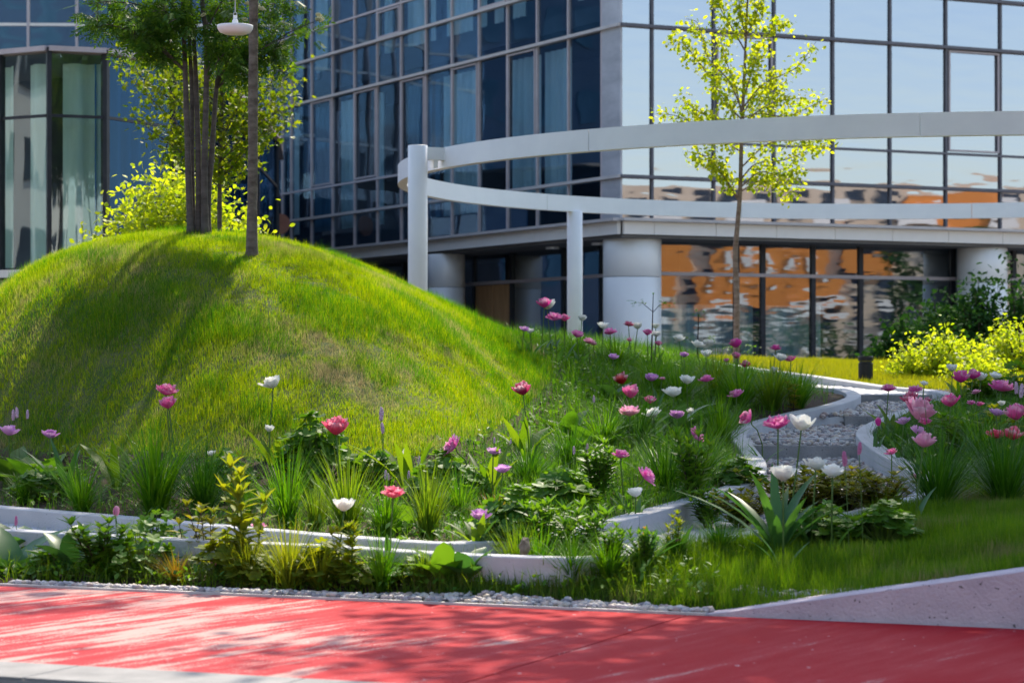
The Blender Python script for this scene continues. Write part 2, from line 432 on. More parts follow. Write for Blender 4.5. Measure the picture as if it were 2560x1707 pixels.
M['petal'] = petal_mat('tulip_petal', (0.85, 0.62, 0.70))
M['petal_plain'] = petal_mat('plain_tulip_petal', (0.84, 0.83, 0.76), 0.75)

def red_path_mat():
    m, ns, lk = new_mat('red_coating')
    out = N(ns, 'ShaderNodeOutputMaterial'); p = N(ns, 'ShaderNodeBsdfPrincipled', Roughness=0.75); p.inputs['Specular IOR Level'].default_value = 0.10
    tc = N(ns, 'ShaderNodeTexCoord')
    m0 = N(ns, 'ShaderNodeMapping'); m0.inputs['Rotation'].default_value = (0, 0, math.radians(-58)); lk.new(tc.outputs['Object'], m0.inputs[0])
    mp = N(ns, 'ShaderNodeMapping'); mp.inputs['Scale'].default_value = (0.6, 5.5, 1)
    lk.new(m0.outputs[0], mp.inputs[0])
    n1 = N(ns, 'ShaderNodeTexNoise', Scale=1.3, Detail=8.0, Roughness=0.74); lk.new(mp.outputs[0], n1.inputs['Vector'])
    n2 = N(ns, 'ShaderNodeTexNoise', Scale=90.0, Detail=3.0); lk.new(tc.outputs['Object'], n2.inputs['Vector'])
    n3 = N(ns, 'ShaderNodeTexNoise', Scale=0.9, Detail=3.0); lk.new(tc.outputs['Object'], n3.inputs['Vector'])
    a1 = N(ns, 'ShaderNodeMath', operation='MULTIPLY_ADD'); a1.inputs[1].default_value = 0.28; lk.new(n2.outputs['Fac'], a1.inputs[0]); lk.new(n1.outputs['Fac'], a1.inputs[2])
    a2 = N(ns, 'ShaderNodeMath', operation='MULTIPLY_ADD'); a2.inputs[1].default_value = 0.35; lk.new(n3.outputs['Fac'], a2.inputs[0]); lk.new(a1.outputs[0], a2.inputs[2])
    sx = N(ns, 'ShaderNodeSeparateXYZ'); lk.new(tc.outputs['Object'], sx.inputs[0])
    glare = N(ns, 'ShaderNodeMapRange', interpolation_type='SMOOTHSTEP'); glare.inputs['From Min'].default_value = 0.5; glare.inputs['From Max'].default_value = -1.5; glare.inputs['To Min'].default_value = 0.0; glare.inputs['To Max'].default_value = 0.13
    lk.new(sx.outputs['X'], glare.inputs['Value'])  # paler towards the left: sun glare put into the coating colour
    a3 = N(ns, 'ShaderNodeMath', operation='ADD'); lk.new(a2.outputs[0], a3.inputs[0]); lk.new(glare.outputs[0], a3.inputs[1]); a2 = a3
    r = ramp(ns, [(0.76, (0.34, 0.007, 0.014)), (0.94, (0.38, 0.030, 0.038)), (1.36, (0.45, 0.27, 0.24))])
    lk.new(a2.outputs[0], r.inputs[0])
    sp = N(ns, 'ShaderNodeTexNoise', Scale=22.0, Detail=1.0); lk.new(tc.outputs['Object'], sp.inputs['Vector'])
    rs = ramp(ns, [(0.755, (0, 0, 0)), (0.775, (1, 1, 1))]); lk.new(sp.outputs['Fac'], rs.inputs[0])
    mx = N(ns, 'ShaderNodeMix', data_type='RGBA'); mx.inputs['B'].default_value = (0.55, 0.40, 0.40, 1)
    lk.new(rs.outputs[0], mx.inputs['Factor']); lk.new(r.outputs[0], mx.inputs['A'])
    lk.new(mx.outputs['Result'], p.inputs['Base Color'])
    b = N(ns, 'ShaderNodeBump', Strength=0.35, Distance=0.01); lk.new(n2.outputs['Fac'], b.inputs['Height']); lk.new(b.outputs[0], p.inputs['Normal'])
    lk.new(p.outputs[0], out.inputs[0])
    return m
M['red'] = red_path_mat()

def pebble_mat():
    m, ns, lk = new_mat('pebbles')
    out = N(ns, 'ShaderNodeOutputMaterial'); p = N(ns, 'ShaderNodeBsdfPrincipled', Roughness=0.6)
    g = N(ns, 'ShaderNodeNewGeometry')
    r = ramp(ns, [(0.0, (0.16, 0.15, 0.17)), (0.25, (0.40, 0.38, 0.38)), (0.5, (0.30, 0.22, 0.20)), (0.72, (0.55, 0.53, 0.51)), (1.0, (0.42, 0.34, 0.26))])
    lk.new(g.outputs['Random Per Island'], r.inputs[0]); lk.new(r.outputs[0], p.inputs['Base Color'])
    lk.new(p.outputs[0], out.inputs[0])
    return m
M['pebble'] = pebble_mat()

# ------------------------------------------------------------------ layout: the curves of the garden walls and the ground
def P(px, py, Y):
    return np.array([(px - CX) / FPX * Y, Y, CAM_H - (py - HY) / FPX * Y])

def smooth(pts, step=0.06):
    """Catmull-Rom through pts, resampled evenly"""
    p = np.asarray(pts, float)
    p = np.vstack([2 * p[0] - p[1], p, 2 * p[-1] - p[-2]])
    out = []
    for i in range(1, len(p) - 2):
        t = np.linspace(0, 1, 40, endpoint=False)[:, None]
        a, b, c, d = p[i - 1], p[i], p[i + 1], p[i + 2]
        out.append(0.5 * ((2 * b) + (-a + c) * t + (2 * a - 5 * b + 4 * c - d) * t ** 2 + (-a + 3 * b - 3 * c + d) * t ** 3))
    out = np.vstack(out + [p[-2][None]])
    L = np.concatenate([[0], np.cumsum(np.linalg.norm(np.diff(out, axis=0), axis=1))])
    s = np.linspace(0, L[-1], max(3, int(L[-1] / step) + 1))
    return np.stack([np.interp(s, L, out[:, k]) for k in range(3)], 1)

B_PTS = [P(-500, 1225, 18.0), P(-200, 1250, 16.9), P(0, 1268, 15.98), P(300, 1293, 14.95), P(600, 1320, 13.98), P(860, 1342, 13.28), P(1077, 1357, 12.86),
         P(1200, 1354, 12.95), P(1363, 1338, 13.4), P(1518, 1308, 14.4), P(1640, 1278, 15.2), P(1760, 1245, 16.0), P(1850, 1218, 16.6), P(1903, 1190, 17.4), P(1916, 1158, 18.4), P(1888, 1117, 19.9), P(1866, 1084, 20.85),
         P(1905, 1056, 21.5), P(1996, 1032, 21.9), P(2090, 1013, 22.5), P(2152, 990, 23.5), P(2120, 972, 24.6), P(2046, 966, 25.3), P(1950, 958, 26.0), P(1850, 944, 26.8), P(1750, 925, 28.0)]
F_PTS = [P(-500, 1290, 16.6), P(-200, 1305, 15.2), P(0, 1318, 14.34), P(300, 1335, 13.75), P(600, 1350, 13.3), P(860, 1362, 12.96), P(1100, 1377, 12.55), P(1363, 1388, 12.25), P(1500, 1386, 12.3), P(1650, 1366, 12.75),
         P(1850, 1330, 13.5), P(2080, 1286, 14.6), P(2250, 1245, 15.6), P(2310, 1212, 16.5), P(2262, 1170, 17.8), P(2175, 1120, 19.1), P(2140, 1078, 20.4), P(2200, 1044, 21.4), P(2290, 1012, 22.5), P(2362, 990, 23.5),
         P(2311, 975, 24.6), P(2203, 966, 25.7), P(2100, 951, 26.9), P(2004, 937, 28.0), P(1860, 918, 29.5), P(1750, 900, 31.0), P(1600, 880, 33.0)]
WB, WF = smooth(B_PTS), smooth(F_PTS)

def inside(poly, x, y):
    r = np.zeros(x.shape, bool)
    n = len(poly)
    for i in range(n):
        x1, y1 = poly[i]; x2, y2 = poly[(i + 1) % n]
        c = ((y1 > y) != (y2 > y))
        if not c.any(): continue
        xi = (x2 - x1) * (y - y1) / (y2 - y1 + 1e-12) + x1
        r ^= c & (x < xi)
    return r

def shifted(W, d):
    t = np.gradient(W[:, :2], axis=0); t /= np.linalg.norm(t, axis=1)[:, None]
    return W[:, :2] + np.stack([-t[:, 1], t[:, 0]], 1) * d
WBM, WFM = shifted(WB, 0.07), shifted(WF, -0.07)
PATH_POLY = np.vstack([WBM[::3], WFM[::-1][::3]])
MOUND_POLY = np.vstack([WBM[::3], [[0.6, 31.0], [-3.0, 33.0], [-20.0, 33.0], [-20.0, 18.0]]])

class TPS:
    def __init__(s, pts, lam=0.002):
        p = np.asarray(pts, float)
        n = len(p); s.p = p[:, :2]
        d = np.linalg.norm(s.p[:, None] - s.p[None], axis=2)
        K = np.where(d > 0, d * d * np.log(d + 1e-9), 0) + lam * n * np.eye(n)
        Q = np.hstack([np.ones((n, 1)), s.p])
        A = np.vstack([np.hstack([K, Q]), np.hstack([Q.T, np.zeros((3, 3))])])
        s.w = np.linalg.solve(A, np.concatenate([p[:, 2], np.zeros(3)]))
    def __call__(s, x, y):
        x = np.asarray(x, float); sh = x.shape
        q = np.stack([x.ravel(), np.asarray(y, float).ravel()], 1)
        out = np.empty(len(q))
        for i in range(0, len(q), 20000):
            d = np.linalg.norm(q[i:i + 20000, None] - s.p[None], axis=2)
            out[i:i + 20000] = np.where(d > 0, d * d * np.log(d + 1e-9), 0) @ s.w[:-3] + s.w[-3] + q[i:i + 20000] @ s.w[-2:]
        return out.reshape(sh)

m_pts = [tuple(q - np.array([0, 0, 0.065])) for q in WB[::9]]
for px, rows in {
    -250: [(1100, 19.4), (980, 20), (905, 21)],
    0: [(1125, 18.2), (1000, 18.6), (850, 19.3), (712, 20.4)],
    120: [(1132, 17.7), (1000, 18.2), (850, 18.9), (720, 19.5), (645, 20.4)],
    250: [(1140, 17.2), (1000, 17.8), (850, 18.5), (700, 19.3), (603, 20.4)],
    480: [(1150, 16.4), (1000, 17.1), (850, 18.0), (700, 18.9), (625, 19.6), (582, 20.5)],
    700: [(1160, 16.1), (1000, 16.9), (850, 17.8), (700, 18.9), (640, 19.6), (600, 20.6)],
    900: [(1160, 16.1), (1000, 17.0), (850, 18.1), (740, 19.2), (652, 20.9)],
    1100: [(1135, 16.6), (1000, 17.6), (870, 18.8), (790, 20.0), (746, 21.3)],
    1250: [(1080, 17.7), (980, 18.7), (890, 20.0), (815, 21.8)],
    1350: [(1180, 16.2), (1090, 17.6), (1000, 19.2), (920, 20.8), (860, 22.6)],
    1450: [(1180, 16.8), (1100, 18.2), (980, 20.5), (895, 22.5), (862, 24.0)],
    1600: [(1150, 18.0), (1050, 19.8), (950, 22.2), (890, 24.3), (872, 25.5)],
    1750: [(1120, 19.3), (1030, 21.0), (960, 22.8), (915, 25.0), (903, 26.5)]}.items():
    m_pts += [tuple(P(px, y, Y) - np.array([0, 0, 0.05])) for y, Y in rows]
for px, Y, z in [(-250, 23, 1.1), (0, 22.5, 1.7), (0, 25, 0.8), (250, 22, 2.15), (250, 25, 1.0), (480, 22, 2.25), (480, 25, 1.05), (700, 22.2, 2.12), (700, 25, 1.05), (900, 22.6, 1.95), (900, 25.2, 1.05),
                 (1100, 23, 1.66), (1100, 26, 1.0), (1250, 24, 1.45), (1250, 27, 1.0), (1350, 25, 1.33), (1350, 28, 1.0), (1500, 26, 1.3), (1500, 29, 1.0), (1650, 27.5, 1.2), (480, 29, 0.7), (0, 30, 0.7), (-400, 30, 0.7)]:
    m_pts.append(((px - CX) / FPX * Y, Y, z))
m_pts += [(-7, 19, 0.4), (-7, 22, 0.7), (-9, 20, 0.35), (-9, 27, 0.6)]
TM = TPS(m_pts)

# the red path: two parallel edges
PD = np.array([0.923, -0.3844]); PN = np.array([0.3844, 0.923])
PA, PB_, PK = 10.958, 8.16, 7.757                                # offsets along PN: far edge, near edge, kerb's near edge
def on_line(s, off): return PD * s + PN * off

def low_wall_top(s):                                             # the ramped wall along the path's far edge, s along the path
    return 0.17 * np.clip(s + 3.56, 0, 3.4)

o_pts = [tuple(q - np.array([0, 0, 0.07])) for q in WF[(WF[:, 1] > 14.2) & (WF[:, 0] > 0.5)][::8]]
for s in np.arange(-14, -3.6, 0.8):
    o_pts.append((*on_line(s, PA + 0.05), 0.0))
for s in np.arange(-3.3, 6, 0.7):
    o_pts.append((*on_line(s, PA + 0.40), float(low_wall_top(s)) - 0.02))
for px, py, Y in [(1200, 1425, 12.2), (860, 1425, 12.75), (300, 1425, 13.6), (0, 1425, 14.1), (1500, 1440, 12.0), (1500, 1475, 12.08), (1500, 1405, 12.25), (2000, 1420, 12.3), (2000, 1340, 13.3), (2100, 1285, 14.3), (2300, 1330, 13.2), (2300, 1250, 15.0),
                  (2450, 1200, 16.0), (2560, 1260, 14.3), (2560, 1100, 18.5), (2450, 1075, 20.0), (2560, 1010, 22.8), (2220, 953, 27.5), (2000, 926, 30), (1900, 903, 35), (2100, 908, 33), (2500, 950, 27.5), (1760, 897, 34.5), (2400, 925, 30)]:
    o_pts.append(tuple(P(px, py, Y)))
o_pts += [(3, 45, 0.9), (9, 45, 0.9), (12, 30, 0.95), (9, 20, 0.8), (6, 14, 0.6), (0, 41, 1.05), (-9, 45, 0.6), (-14, 34, 0.6), (-12, 22, 0.15), (14, 45, 0.9), (6, 38, 1.1)]
TO = TPS(o_pts)

SY = np.array([12.0, 14.0, 16.0, 17.0, 18.5, 19.999, 20.0, 22.099, 22.1, 23.999, 24.0, 27.0, 34.0])
SZ = np.array([0.06, 0.08, 0.14, 0.21, 0.31, 0.385, 0.50, 0.60, 0.69, 0.79, 0.86, 0.93, 1.1])
def path_z(y): return np.interp(y, SY, SZ)

def ground(x, y):
    x = np.atleast_1d(np.asarray(x, float)); y = np.atleast_1d(np.asarray(y, float))
    z = TO(x, y)
    fl = np.clip((x * PN[0] + y * PN[1] - PA - 0.02) / 0.42, 0, 1); z = np.where(x * PD[0] + y * PD[1] < -3.5, z * fl * fl * (3 - 2 * fl), z)
    im = inside(MOUND_POLY, x, y); ip = inside(PATH_POLY, x, y)
    if im.any(): z[im] = TM(x[im], y[im])
    if ip.any(): z[ip] = path_z(y[ip])
    return z

_YS = np.arange(10.9, 42, 0.02)
def hit(px, py):
    """where the ground shows at this point of the photograph"""
    x = (px - CX) / FPX * _YS; z = CAM_H - (py - HY) / FPX * _YS
    d = z - ground(x, _YS)
    k = np.argmax(d <= 0) if (d <= 0).any() else int(np.argmin(d))
    return np.array([x[k], _YS[k], ground(x[k], _YS[k])[0]])

def stand(px, py, L):
    """foot of a stem of length L whose head shows at (px, py)"""
    x = (px - CX) / FPX * _YS; z = CAM_H - (py - HY) / FPX * _YS
    d = z - ground(x, _YS) - L
    k = np.argmax(d <= 0) if (d <= 0).any() else int(np.argmin(d))
    return np.array([x[k], _YS[k], ground(x[k], _YS[k])[0]]), z[k]
# ------------------------------------------------------------------ the setting: ground, road, path
def sheet(name, x0, x1, y0, y1, z, m):
    b = MB(); b.add([[x0, y0, z], [x1, y0, z], [x1, y1, z], [x0, y1, z]], [[[0, 1, 2, 3]]])
    return tag(b.obj(name, M[m]), kind='structure')
sheet('ground', -600, 600, -600, 900, -0.35, 'ground')

def band(name, off0, off1, s0, s1, z0, z1, m, parent=None):
    """a slab along the path between two offsets"""
    b = MB()
    c = [on_line(s0, off0), on_line(s1, off0), on_line(s1, off1), on_line(s0, off1)]
    b.add([[*q, z0] for q in c] + [[*q, z1] for q in c], [[[3, 2, 1, 0], [4, 5, 6, 7], [0, 1, 5, 4], [1, 2, 6, 5], [2, 3, 7, 6], [3, 0, 4, 7]]])
    o = b.obj(name, M[m], parent)
    if parent is None: tag(o, kind='structure')
    return o
band('asphalt_road', -60, PK, -200, 200, -0.30, -0.05, 'asphalt')
b = MB(); b.box((2, 62, 0.4), (90, 40, 0.3)); tag(b.obj('forecourt', M['kerb']), kind='structure')
rp = band('red_path', PB_, PA - 0.03, -200, 200, -0.30, -0.012, 'asphalt')
js = -3.645
for k in range(-5, 6):
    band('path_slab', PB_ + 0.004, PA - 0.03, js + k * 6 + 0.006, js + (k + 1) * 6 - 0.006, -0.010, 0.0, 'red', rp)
kb = band('kerb', PK, PB_, -200, 200, -0.30, -0.006, 'kerb')
for k in range(-12, 14):
    band('kerb_stone', PK + 0.004, PB_ - 0.004, js + 0.4 + k + 0.004, js + 1.4 + k - 0.004, -0.004, 0.004, 'kerb', kb)
band('path_edging', PA - 0.03, PA - 0.002, -60, -3.56, -0.30, 0.012, 'steel')

# garden ground: one relief sheet with the winding path cut into it
gx, gy = np.meshgrid(np.arange(-9, 9.01, 0.07), np.arange(10.6, 45, 0.07))
off = gx * PN[0] + gy * PN[1]
gz = ground(gx.ravel(), gy.ravel()).reshape(gx.shape)
nx, ny = gx.shape[1], gx.shape[0]
I = (np.arange(ny - 1)[:, None] * nx + np.arange(nx - 1)[None]).ravel()
Q = np.stack([I, I + 1, I + nx + 1, I + nx], 1)
xc, yc = gx.ravel()[Q].mean(1), gy.ravel()[Q].mean(1)
ok = (xc * PN[0] + yc * PN[1]) > PA + 0.03
Q, xc, yc = Q[ok], xc[ok], yc[ok]
TOP = []                                                          # lawn or soil, by place
FOOT = np.array([hit(px, py)[:2] for px, py in [(-260, 1100), (0, 1122), (150, 1133), (300, 1142), (480, 1150), (700, 1158), (900, 1158), (1020, 1145), (1120, 1125), (1210, 1090), (1290, 1040), (1350, 985), (1385, 940), (1370, 895), (1330, 858)]])
LAWN_POLY = np.vstack([FOOT, [[0.5, 24.0], [0.2, 26], [-3, 28], [-9, 28], [-9, 20]]])
FRONT_POLY = np.array([on_line(-5.3, PA + 0.20), on_line(-3.6, PA + 0.17), on_line(-1.5, PA + 0.42), on_line(2, PA + 0.45), [5, 15], [4.2, 17.4], [2.9, 15.3], [2.2, 14.3], [1.6, 13.3], [0.9, 12.75], [0.35, 12.4], [-0.15, 12.32]])
FAR_POLY = np.array([[2.0, 29.6], [3.55, 27.6], [4.6, 25.8], [6.5, 27], [9, 31], [9, 41], [0, 41], [0.3, 33]])
im = inside(LAWN_POLY, xc, yc) | inside(FRONT_POLY, xc, yc) | inside(FAR_POLY, xc, yc)
ip = inside(PATH_POLY, xc, yc)
jz = gz.ravel() + RNG.normal(0, 0.006, gz.size)
gme = np_mesh('garden_ground', np.stack([gx.ravel(), gy.ravel(), jz], 1), [Q], [M['soil'], M['turf'], M['concrete']], mat_idx=np.where(ip | (yc > 40.5), 2, np.where(im, 1, 0)), smooth=True)
tag(put(bpy.data.objects.new('garden_ground', gme)), kind='structure')

# ------------------------------------------------------------------ curved garden walls, in segments
def ribbon_wall(name, W, thick, depth, seg, label, side=1):
    root = empty(name, tuple(W[0]))
    tag(root, label, 'wall')
    t = np.gradient(W[:, :2], axis=0); t /= np.linalg.norm(t, axis=1)[:, None]
    nrm = np.stack([-t[:, 1], t[:, 0]], 1) * side
    n = len(W); per = int(seg / 0.06)
    i0 = 0
    while i0 < n - 3:
        i1 = min(n - 1, i0 + per)
        if n - 1 - i1 < per // 2: i1 = n - 1
        ii = np.arange(i0, i1 + 1, 2)
        if ii[-1] != i1: ii = np.append(ii, i1)
        p = W[ii].copy()
        p[0, :2] += t[i0] * 0.003; p[-1, :2] -= t[i1] * 0.003
        nn = nrm[ii]; c = 0.006
        prof = [(0.0, -depth), (0.0, -c), (c, 0.0), (thick - c, 0.0), (thick, -c), (thick, -depth)]
        V = []
        for u, z in prof:
            V.append(np.stack([p[:, 0] + nn[:, 0] * u, p[:, 1] + nn[:, 1] * u, p[:, 2] + z], 1))
        m = len(ii); V = np.stack(V, 1).reshape(-1, 3) - W[0]
        q = []
        for k in range(m - 1):
            for j in range(5):
                a = k * 6 + j
                q.append([a, a + 1, a + 7, a + 6])
        b = MB(); b.add(V, [q, [[0, 1, 2, 3, 4, 5][::-1], [(m - 1) * 6 + j for j in range(6)]]])
        b.obj('wall_segment', M['concrete'], root)
        i0 = i1
    return root
ribbon_wall('curved_garden_wall', WB, 0.14, 0.40, 2.4, 'pale concrete wall edging the tulip bed at the foot of the grass mound', 1)
ribbon_wall('curved_garden_wall', WF, 0.14, 0.42, 2.4, 'pale concrete wall on the outer side of the stepped pebble path', -1)

# risers of the stepped path
def riser(y, z0, z1, x0, x1, label):
    b = MB(); b.box(((x0 + x1) / 2, y + 0.07, (z0 + z1) / 2 - 0.1), (x1 - x0, 0.14, z1 - z0 + 0.2 + 0.012))
    o = b.obj('step_riser', M['riser']); tag(o, label, 'step', 'concrete steps of the pebble path')
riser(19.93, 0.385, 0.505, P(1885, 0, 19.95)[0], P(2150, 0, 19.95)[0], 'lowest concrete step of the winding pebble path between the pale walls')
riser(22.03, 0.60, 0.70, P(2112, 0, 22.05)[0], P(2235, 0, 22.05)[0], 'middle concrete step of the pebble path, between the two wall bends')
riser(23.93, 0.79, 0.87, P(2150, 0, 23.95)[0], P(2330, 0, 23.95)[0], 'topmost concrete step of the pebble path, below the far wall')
for (px0, px1, y, d, z, lab) in [(1960, 2085, 18.75, 0.75, 0.335, 'flat pale paving slab among pebbles at the bottom of the steps'), (1925, 2130, 20.42, 0.10, 0.530, 'thin pale edging slab across the pebbles just above the lowest step'),
                                 (2062, 2138, 21.05, 0.07, 0.560, 'short pale edging slab in the pebbles under the middle step')]:
    b = MB(); b.box((0, 0, 0), ((px1 - px0) / FPX * y, d, 0.06)); o = b.obj('paving_slab', M['concrete']); o.location = ((px0 + px1) / 2 / FPX * y - CX / FPX * y, y, z)
    tag(o, lab, 'paving slab', 'slabs of the pebble path')

# ramped low wall at the right of the red path
b = MB(); ss = np.arange(-3.58, 5.0, 0.12); rows = []
for s in ss:
    h = float(low_wall_top(s)) + 0.004
    for (u, z) in [(0.0, -0.2), (0.0, h - 0.004), (0.006, h), (0.375, h), (0.38, h - 0.006), (0.38, -0.2)]:
        q = on_line(s, PA + 0.001 + u); rows.append([q[0], q[1], z])
m = len(ss); q = [[k * 6 + j, k * 6 + j + 1, k * 6 + j + 7, k * 6 + j + 6] for k in range(m - 1) for j in range(5)]
b.add(rows, [q, [[5, 4, 3, 2, 1, 0], [(m - 1) * 6 + j for j in range(6)]]])
tag(b.obj('ramped_wall', M['pitted']), 'low pitted concrete wall rising to the right along the red path', 'wall')

# ------------------------------------------------------------------ the glass office building
CORN = np.array([2.267, 50.0]); DR = np.array([0.8964, 0.4432]); DL = np.array([-0.4600, 0.8879])
NR, NL = np.array([0.4432, -0.8964]), np.array([-0.8879, -0.4600])   # outward
office = empty('office_building', (CORN[0], CORN[1], 0))
tag(office, 'glass office building with cream fascia and round columns behind the garden', 'building')
_boxcache = {}
def bx(name, size, m, parent, org, d, nout, s, u, z, mkey=None):
    """box of (along, out, up) size centred s along the wall, u outward, z up; alike boxes share their mesh"""
    key = (tuple(round(v, 3) for v in size), m)
    if key not in _boxcache:
        b = MB(); b.box((0, 0, 0), size); _boxcache[key] = b.mesh(name, M[m])
    o = bpy.data.objects.new(name, _boxcache[key]); put(o, parent)
    p = org + d * s + nout * u
    base = Vector(parent.location) if parent is not None else Vector((0, 0, 0))
    o.location = (p[0] - base.x, p[1] - base.y, z - base.z)
    # local x along d, local y inward
    ang = math.atan2(d[1], d[0])
    o.rotation_euler = (0, 0, ang)
    return o

ZR = [4.145, 5.04, 5.82, 8.17, 9.27, 10.05, 12.40]
SL = [0.0, 0.811] + [2.271 + 1.431 * k for k in range(0, 12)] + [18.66, 20.2, 21.7]
SR = [0.0, 0.722] + [0.722 + 1.497 * k for k in range(1, 9)]
ZTOP = 12.9
for (S, d, no, gm, side) in ((SL, DL, NL, 'glass_left', 'L'), (SR, DR, NR, 'glass_right', 'R')):
    for i in range(len(S) - 1):
        s0, s1 = S[i], S[i + 1]; w_ = s1 - s0 - 0.03
        for k in range(len(ZR) - 1):
            z0, z1 = ZR[k], ZR[k + 1]
            if side == 'L' and i == 0:
                bx('corner_panel', (w_, 0.05, z1 - z0 - 0.03), 'corner_metal', office, CORN, d, no, (s0 + s1) / 2, 0.0, (z0 + z1) / 2); continue
            o = bx('window_pane', (w_, 0.024, z1 - z0 - 0.02), gm, office, CORN, d, no, (s0 + s1) / 2, -0.03, (z0 + z1) / 2)
            a = 0.0045; o.rotation_euler.x += random.uniform(-a, a) * 0.6; o.rotation_euler.z += random.uniform(-a, a) * 0.7
    L_ = S[-1]
    for s in S[1:]:
        bx('mullion', (0.055, 0.06, ZTOP - 4.2), 'mullion' if side == 'L' else 'mullion_shaded', office, CORN, d, no, s, 0.0, (ZTOP + 4.2) / 2)
    for k, z in enumerate(ZR[1:]):
        if k in (0, 2, 3): bx('ledge', (L_ + 0.1, 0.14, 0.065), 'ledge' if side == 'L' else 'mullion_shaded', office, CORN, d, no, L_ / 2 + 0.0, 0.04, z)
        else: bx('transom', (L_, 0.07, 0.05), 'mullion' if side == 'L' else 'mullion_shaded', office, CORN, d, no, L_ / 2 + 0.05, 0.003, z)
    bx('ledge', (L_ + 0.2, 0.26, 0.06), 'ledge', office, CORN, d, no, L_ / 2 + 0.03, 0.11, 4.145)
    for i in range(len(S) - 1):
        s0, s1 = S[i], S[i + 1]
        bx('fascia_panel', (s1 - s0 - 0.012, 0.08, 0.265), 'fascia', office, CORN, d, no, (s0 + s1) / 2, 0.06, 3.977)
    bx('fascia_back', (L_, 0.05, 0.26), 'dark_frame', office, CORN, d, no, L_ / 2 + 0.1, -0.03, 3.985)
    # openable sashes: a second frame inside the pane
    for (i, k) in ({'L': [(3, 2), (5, 2), (7, 2), (9, 2), (11, 2), (4, 4), (8, 4)], 'R': [(2, 2), (6, 2)]}[side]):
        s0, s1, z0, z1 = S[i] + 0.06, S[i + 1] - 0.06, ZR[k] + 0.06, ZR[k + 1] - 0.06
        b = MB(); t = 0.035
        for c, sz in (((0, 0, (z1 - z0) / 2 - t / 2), (s1 - s0, 0.05, t)), ((0, 0, -(z1 - z0) / 2 + t / 2), (s1 - s0, 0.05, t)),
                      (((s1 - s0) / 2 - t / 2, 0, 0), (t, 0.05, z1 - z0 - 2 * t)), ((-(s1 - s0) / 2 + t / 2, 0, 0), (t, 0.05, z1 - z0 - 2 * t))):
            b.box(c, sz)
        o = b.obj('sash_frame', M['mullion'], office); p = CORN + d * (s0 + s1) / 2 + no * 0.022
        o.location = (p[0] - CORN[0], p[1] - CORN[1], (z0 + z1) / 2); o.rotation_euler = (0, 0, math.atan2(d[1], d[0]))

def quad_prism(poly, z0, z1):
    b = MB(); n = len(poly)
    b.add([[*p, z0] for p in poly] + [[*p, z1] for p in poly], [[list(range(n))[::-1], list(range(n, 2 * n))], [[i, (i + 1) % n, n + (i + 1) % n, n + i] for i in range(n)]])
    return b
def inner(u_l, u_r, a=None, l=21.7, r=12.6):
    """corner region set back u_l from the left wall, u_r from the right one"""
    c = CORN - NL * u_l - NR * u_r
    return [tuple(c), tuple(c + DR * (r - u_l)), tuple(c + DR * (r - u_l) + DL * (l - u_r)), tuple(c + DL * (l - u_r))]
def off_c(poly): return [(p[0] - CORN[0], p[1] - CORN[1]) for p in poly]
for z in (4.45, 8.68, 12.6):
    quad_prism(off_c(inner(0.5, 0.5)), z - 0.18, z + 0.18).obj('floor_slab', M['interior'], office)
quad_prism(off_c(inner(0.02, 0.02)), ZTOP, ZTOP + 0.4).obj('roof', M['fascia'], office)
quad_prism(off_c(inner(3.4, 3.4, None, 34, 26)), 0.3, ZTOP).obj('core_wall', M['interior'], office)
quad_prism(off_c(inner(0.02, 0.02)), 3.78, 3.835).obj('soffit', M['soffit'], office)
quad_prism(off_c(inner(0.6, 0.6)), 0.2, 0.75).obj('plinth', M['interior'], office)

def pleats(name, org, d, nin, s0, s1, u, z0, z1, m, parent, amp=0.05, wl=0.22):
    n = max(8, int((s1 - s0) / wl * 6)); t = np.linspace(s0, s1, n)
    ph = RNG.uniform(0, 6)
    a = amp * np.sin(2 * PI * t / wl + ph + 1.3 * np.sin(t * 2.1 + ph)) * (0.7 + 0.3 * np.sin(t * 1.7))
    p0 = org[None] + d[None] * t[:, None] + nin[None] * (u + a)[:, None]
    V = np.concatenate([np.column_stack([p0, np.full(n, z0)]), np.column_stack([p0 + nin[None] * 0.004 , np.full(n, z1)])])
    base = np.array(parent.location)
    b = MB(); b.add(V - base, [[[i, i + 1, n + i + 1, n + i] for i in range(n - 1)]])
    return b.obj(name, M[m], parent, smooth=True)
s0 = 0.85
while s0 < 18.5:
    wd_ = random.choice([0.35, 0.6, 0.9, 1.3, 1.8]); m_ = random.choice(['curtain', 'curtain', 'curtain_teal'])
    if random.random() < 0.78: pleats('curtain', CORN, DL, -NL, s0, s0 + wd_, 0.32, 4.7, 8.05, m_, office, 0.07, 0.27)
    if random.random() < 0.45: pleats('curtain', CORN, DL, -NL, s0 + 0.3, s0 + 0.3 + wd_ * 0.7, 0.32, 9.0, 12.3, 'curtain', office, 0.07, 0.27)
    s0 += wd_ + random.choice([0.05, 0.2, 0.5])

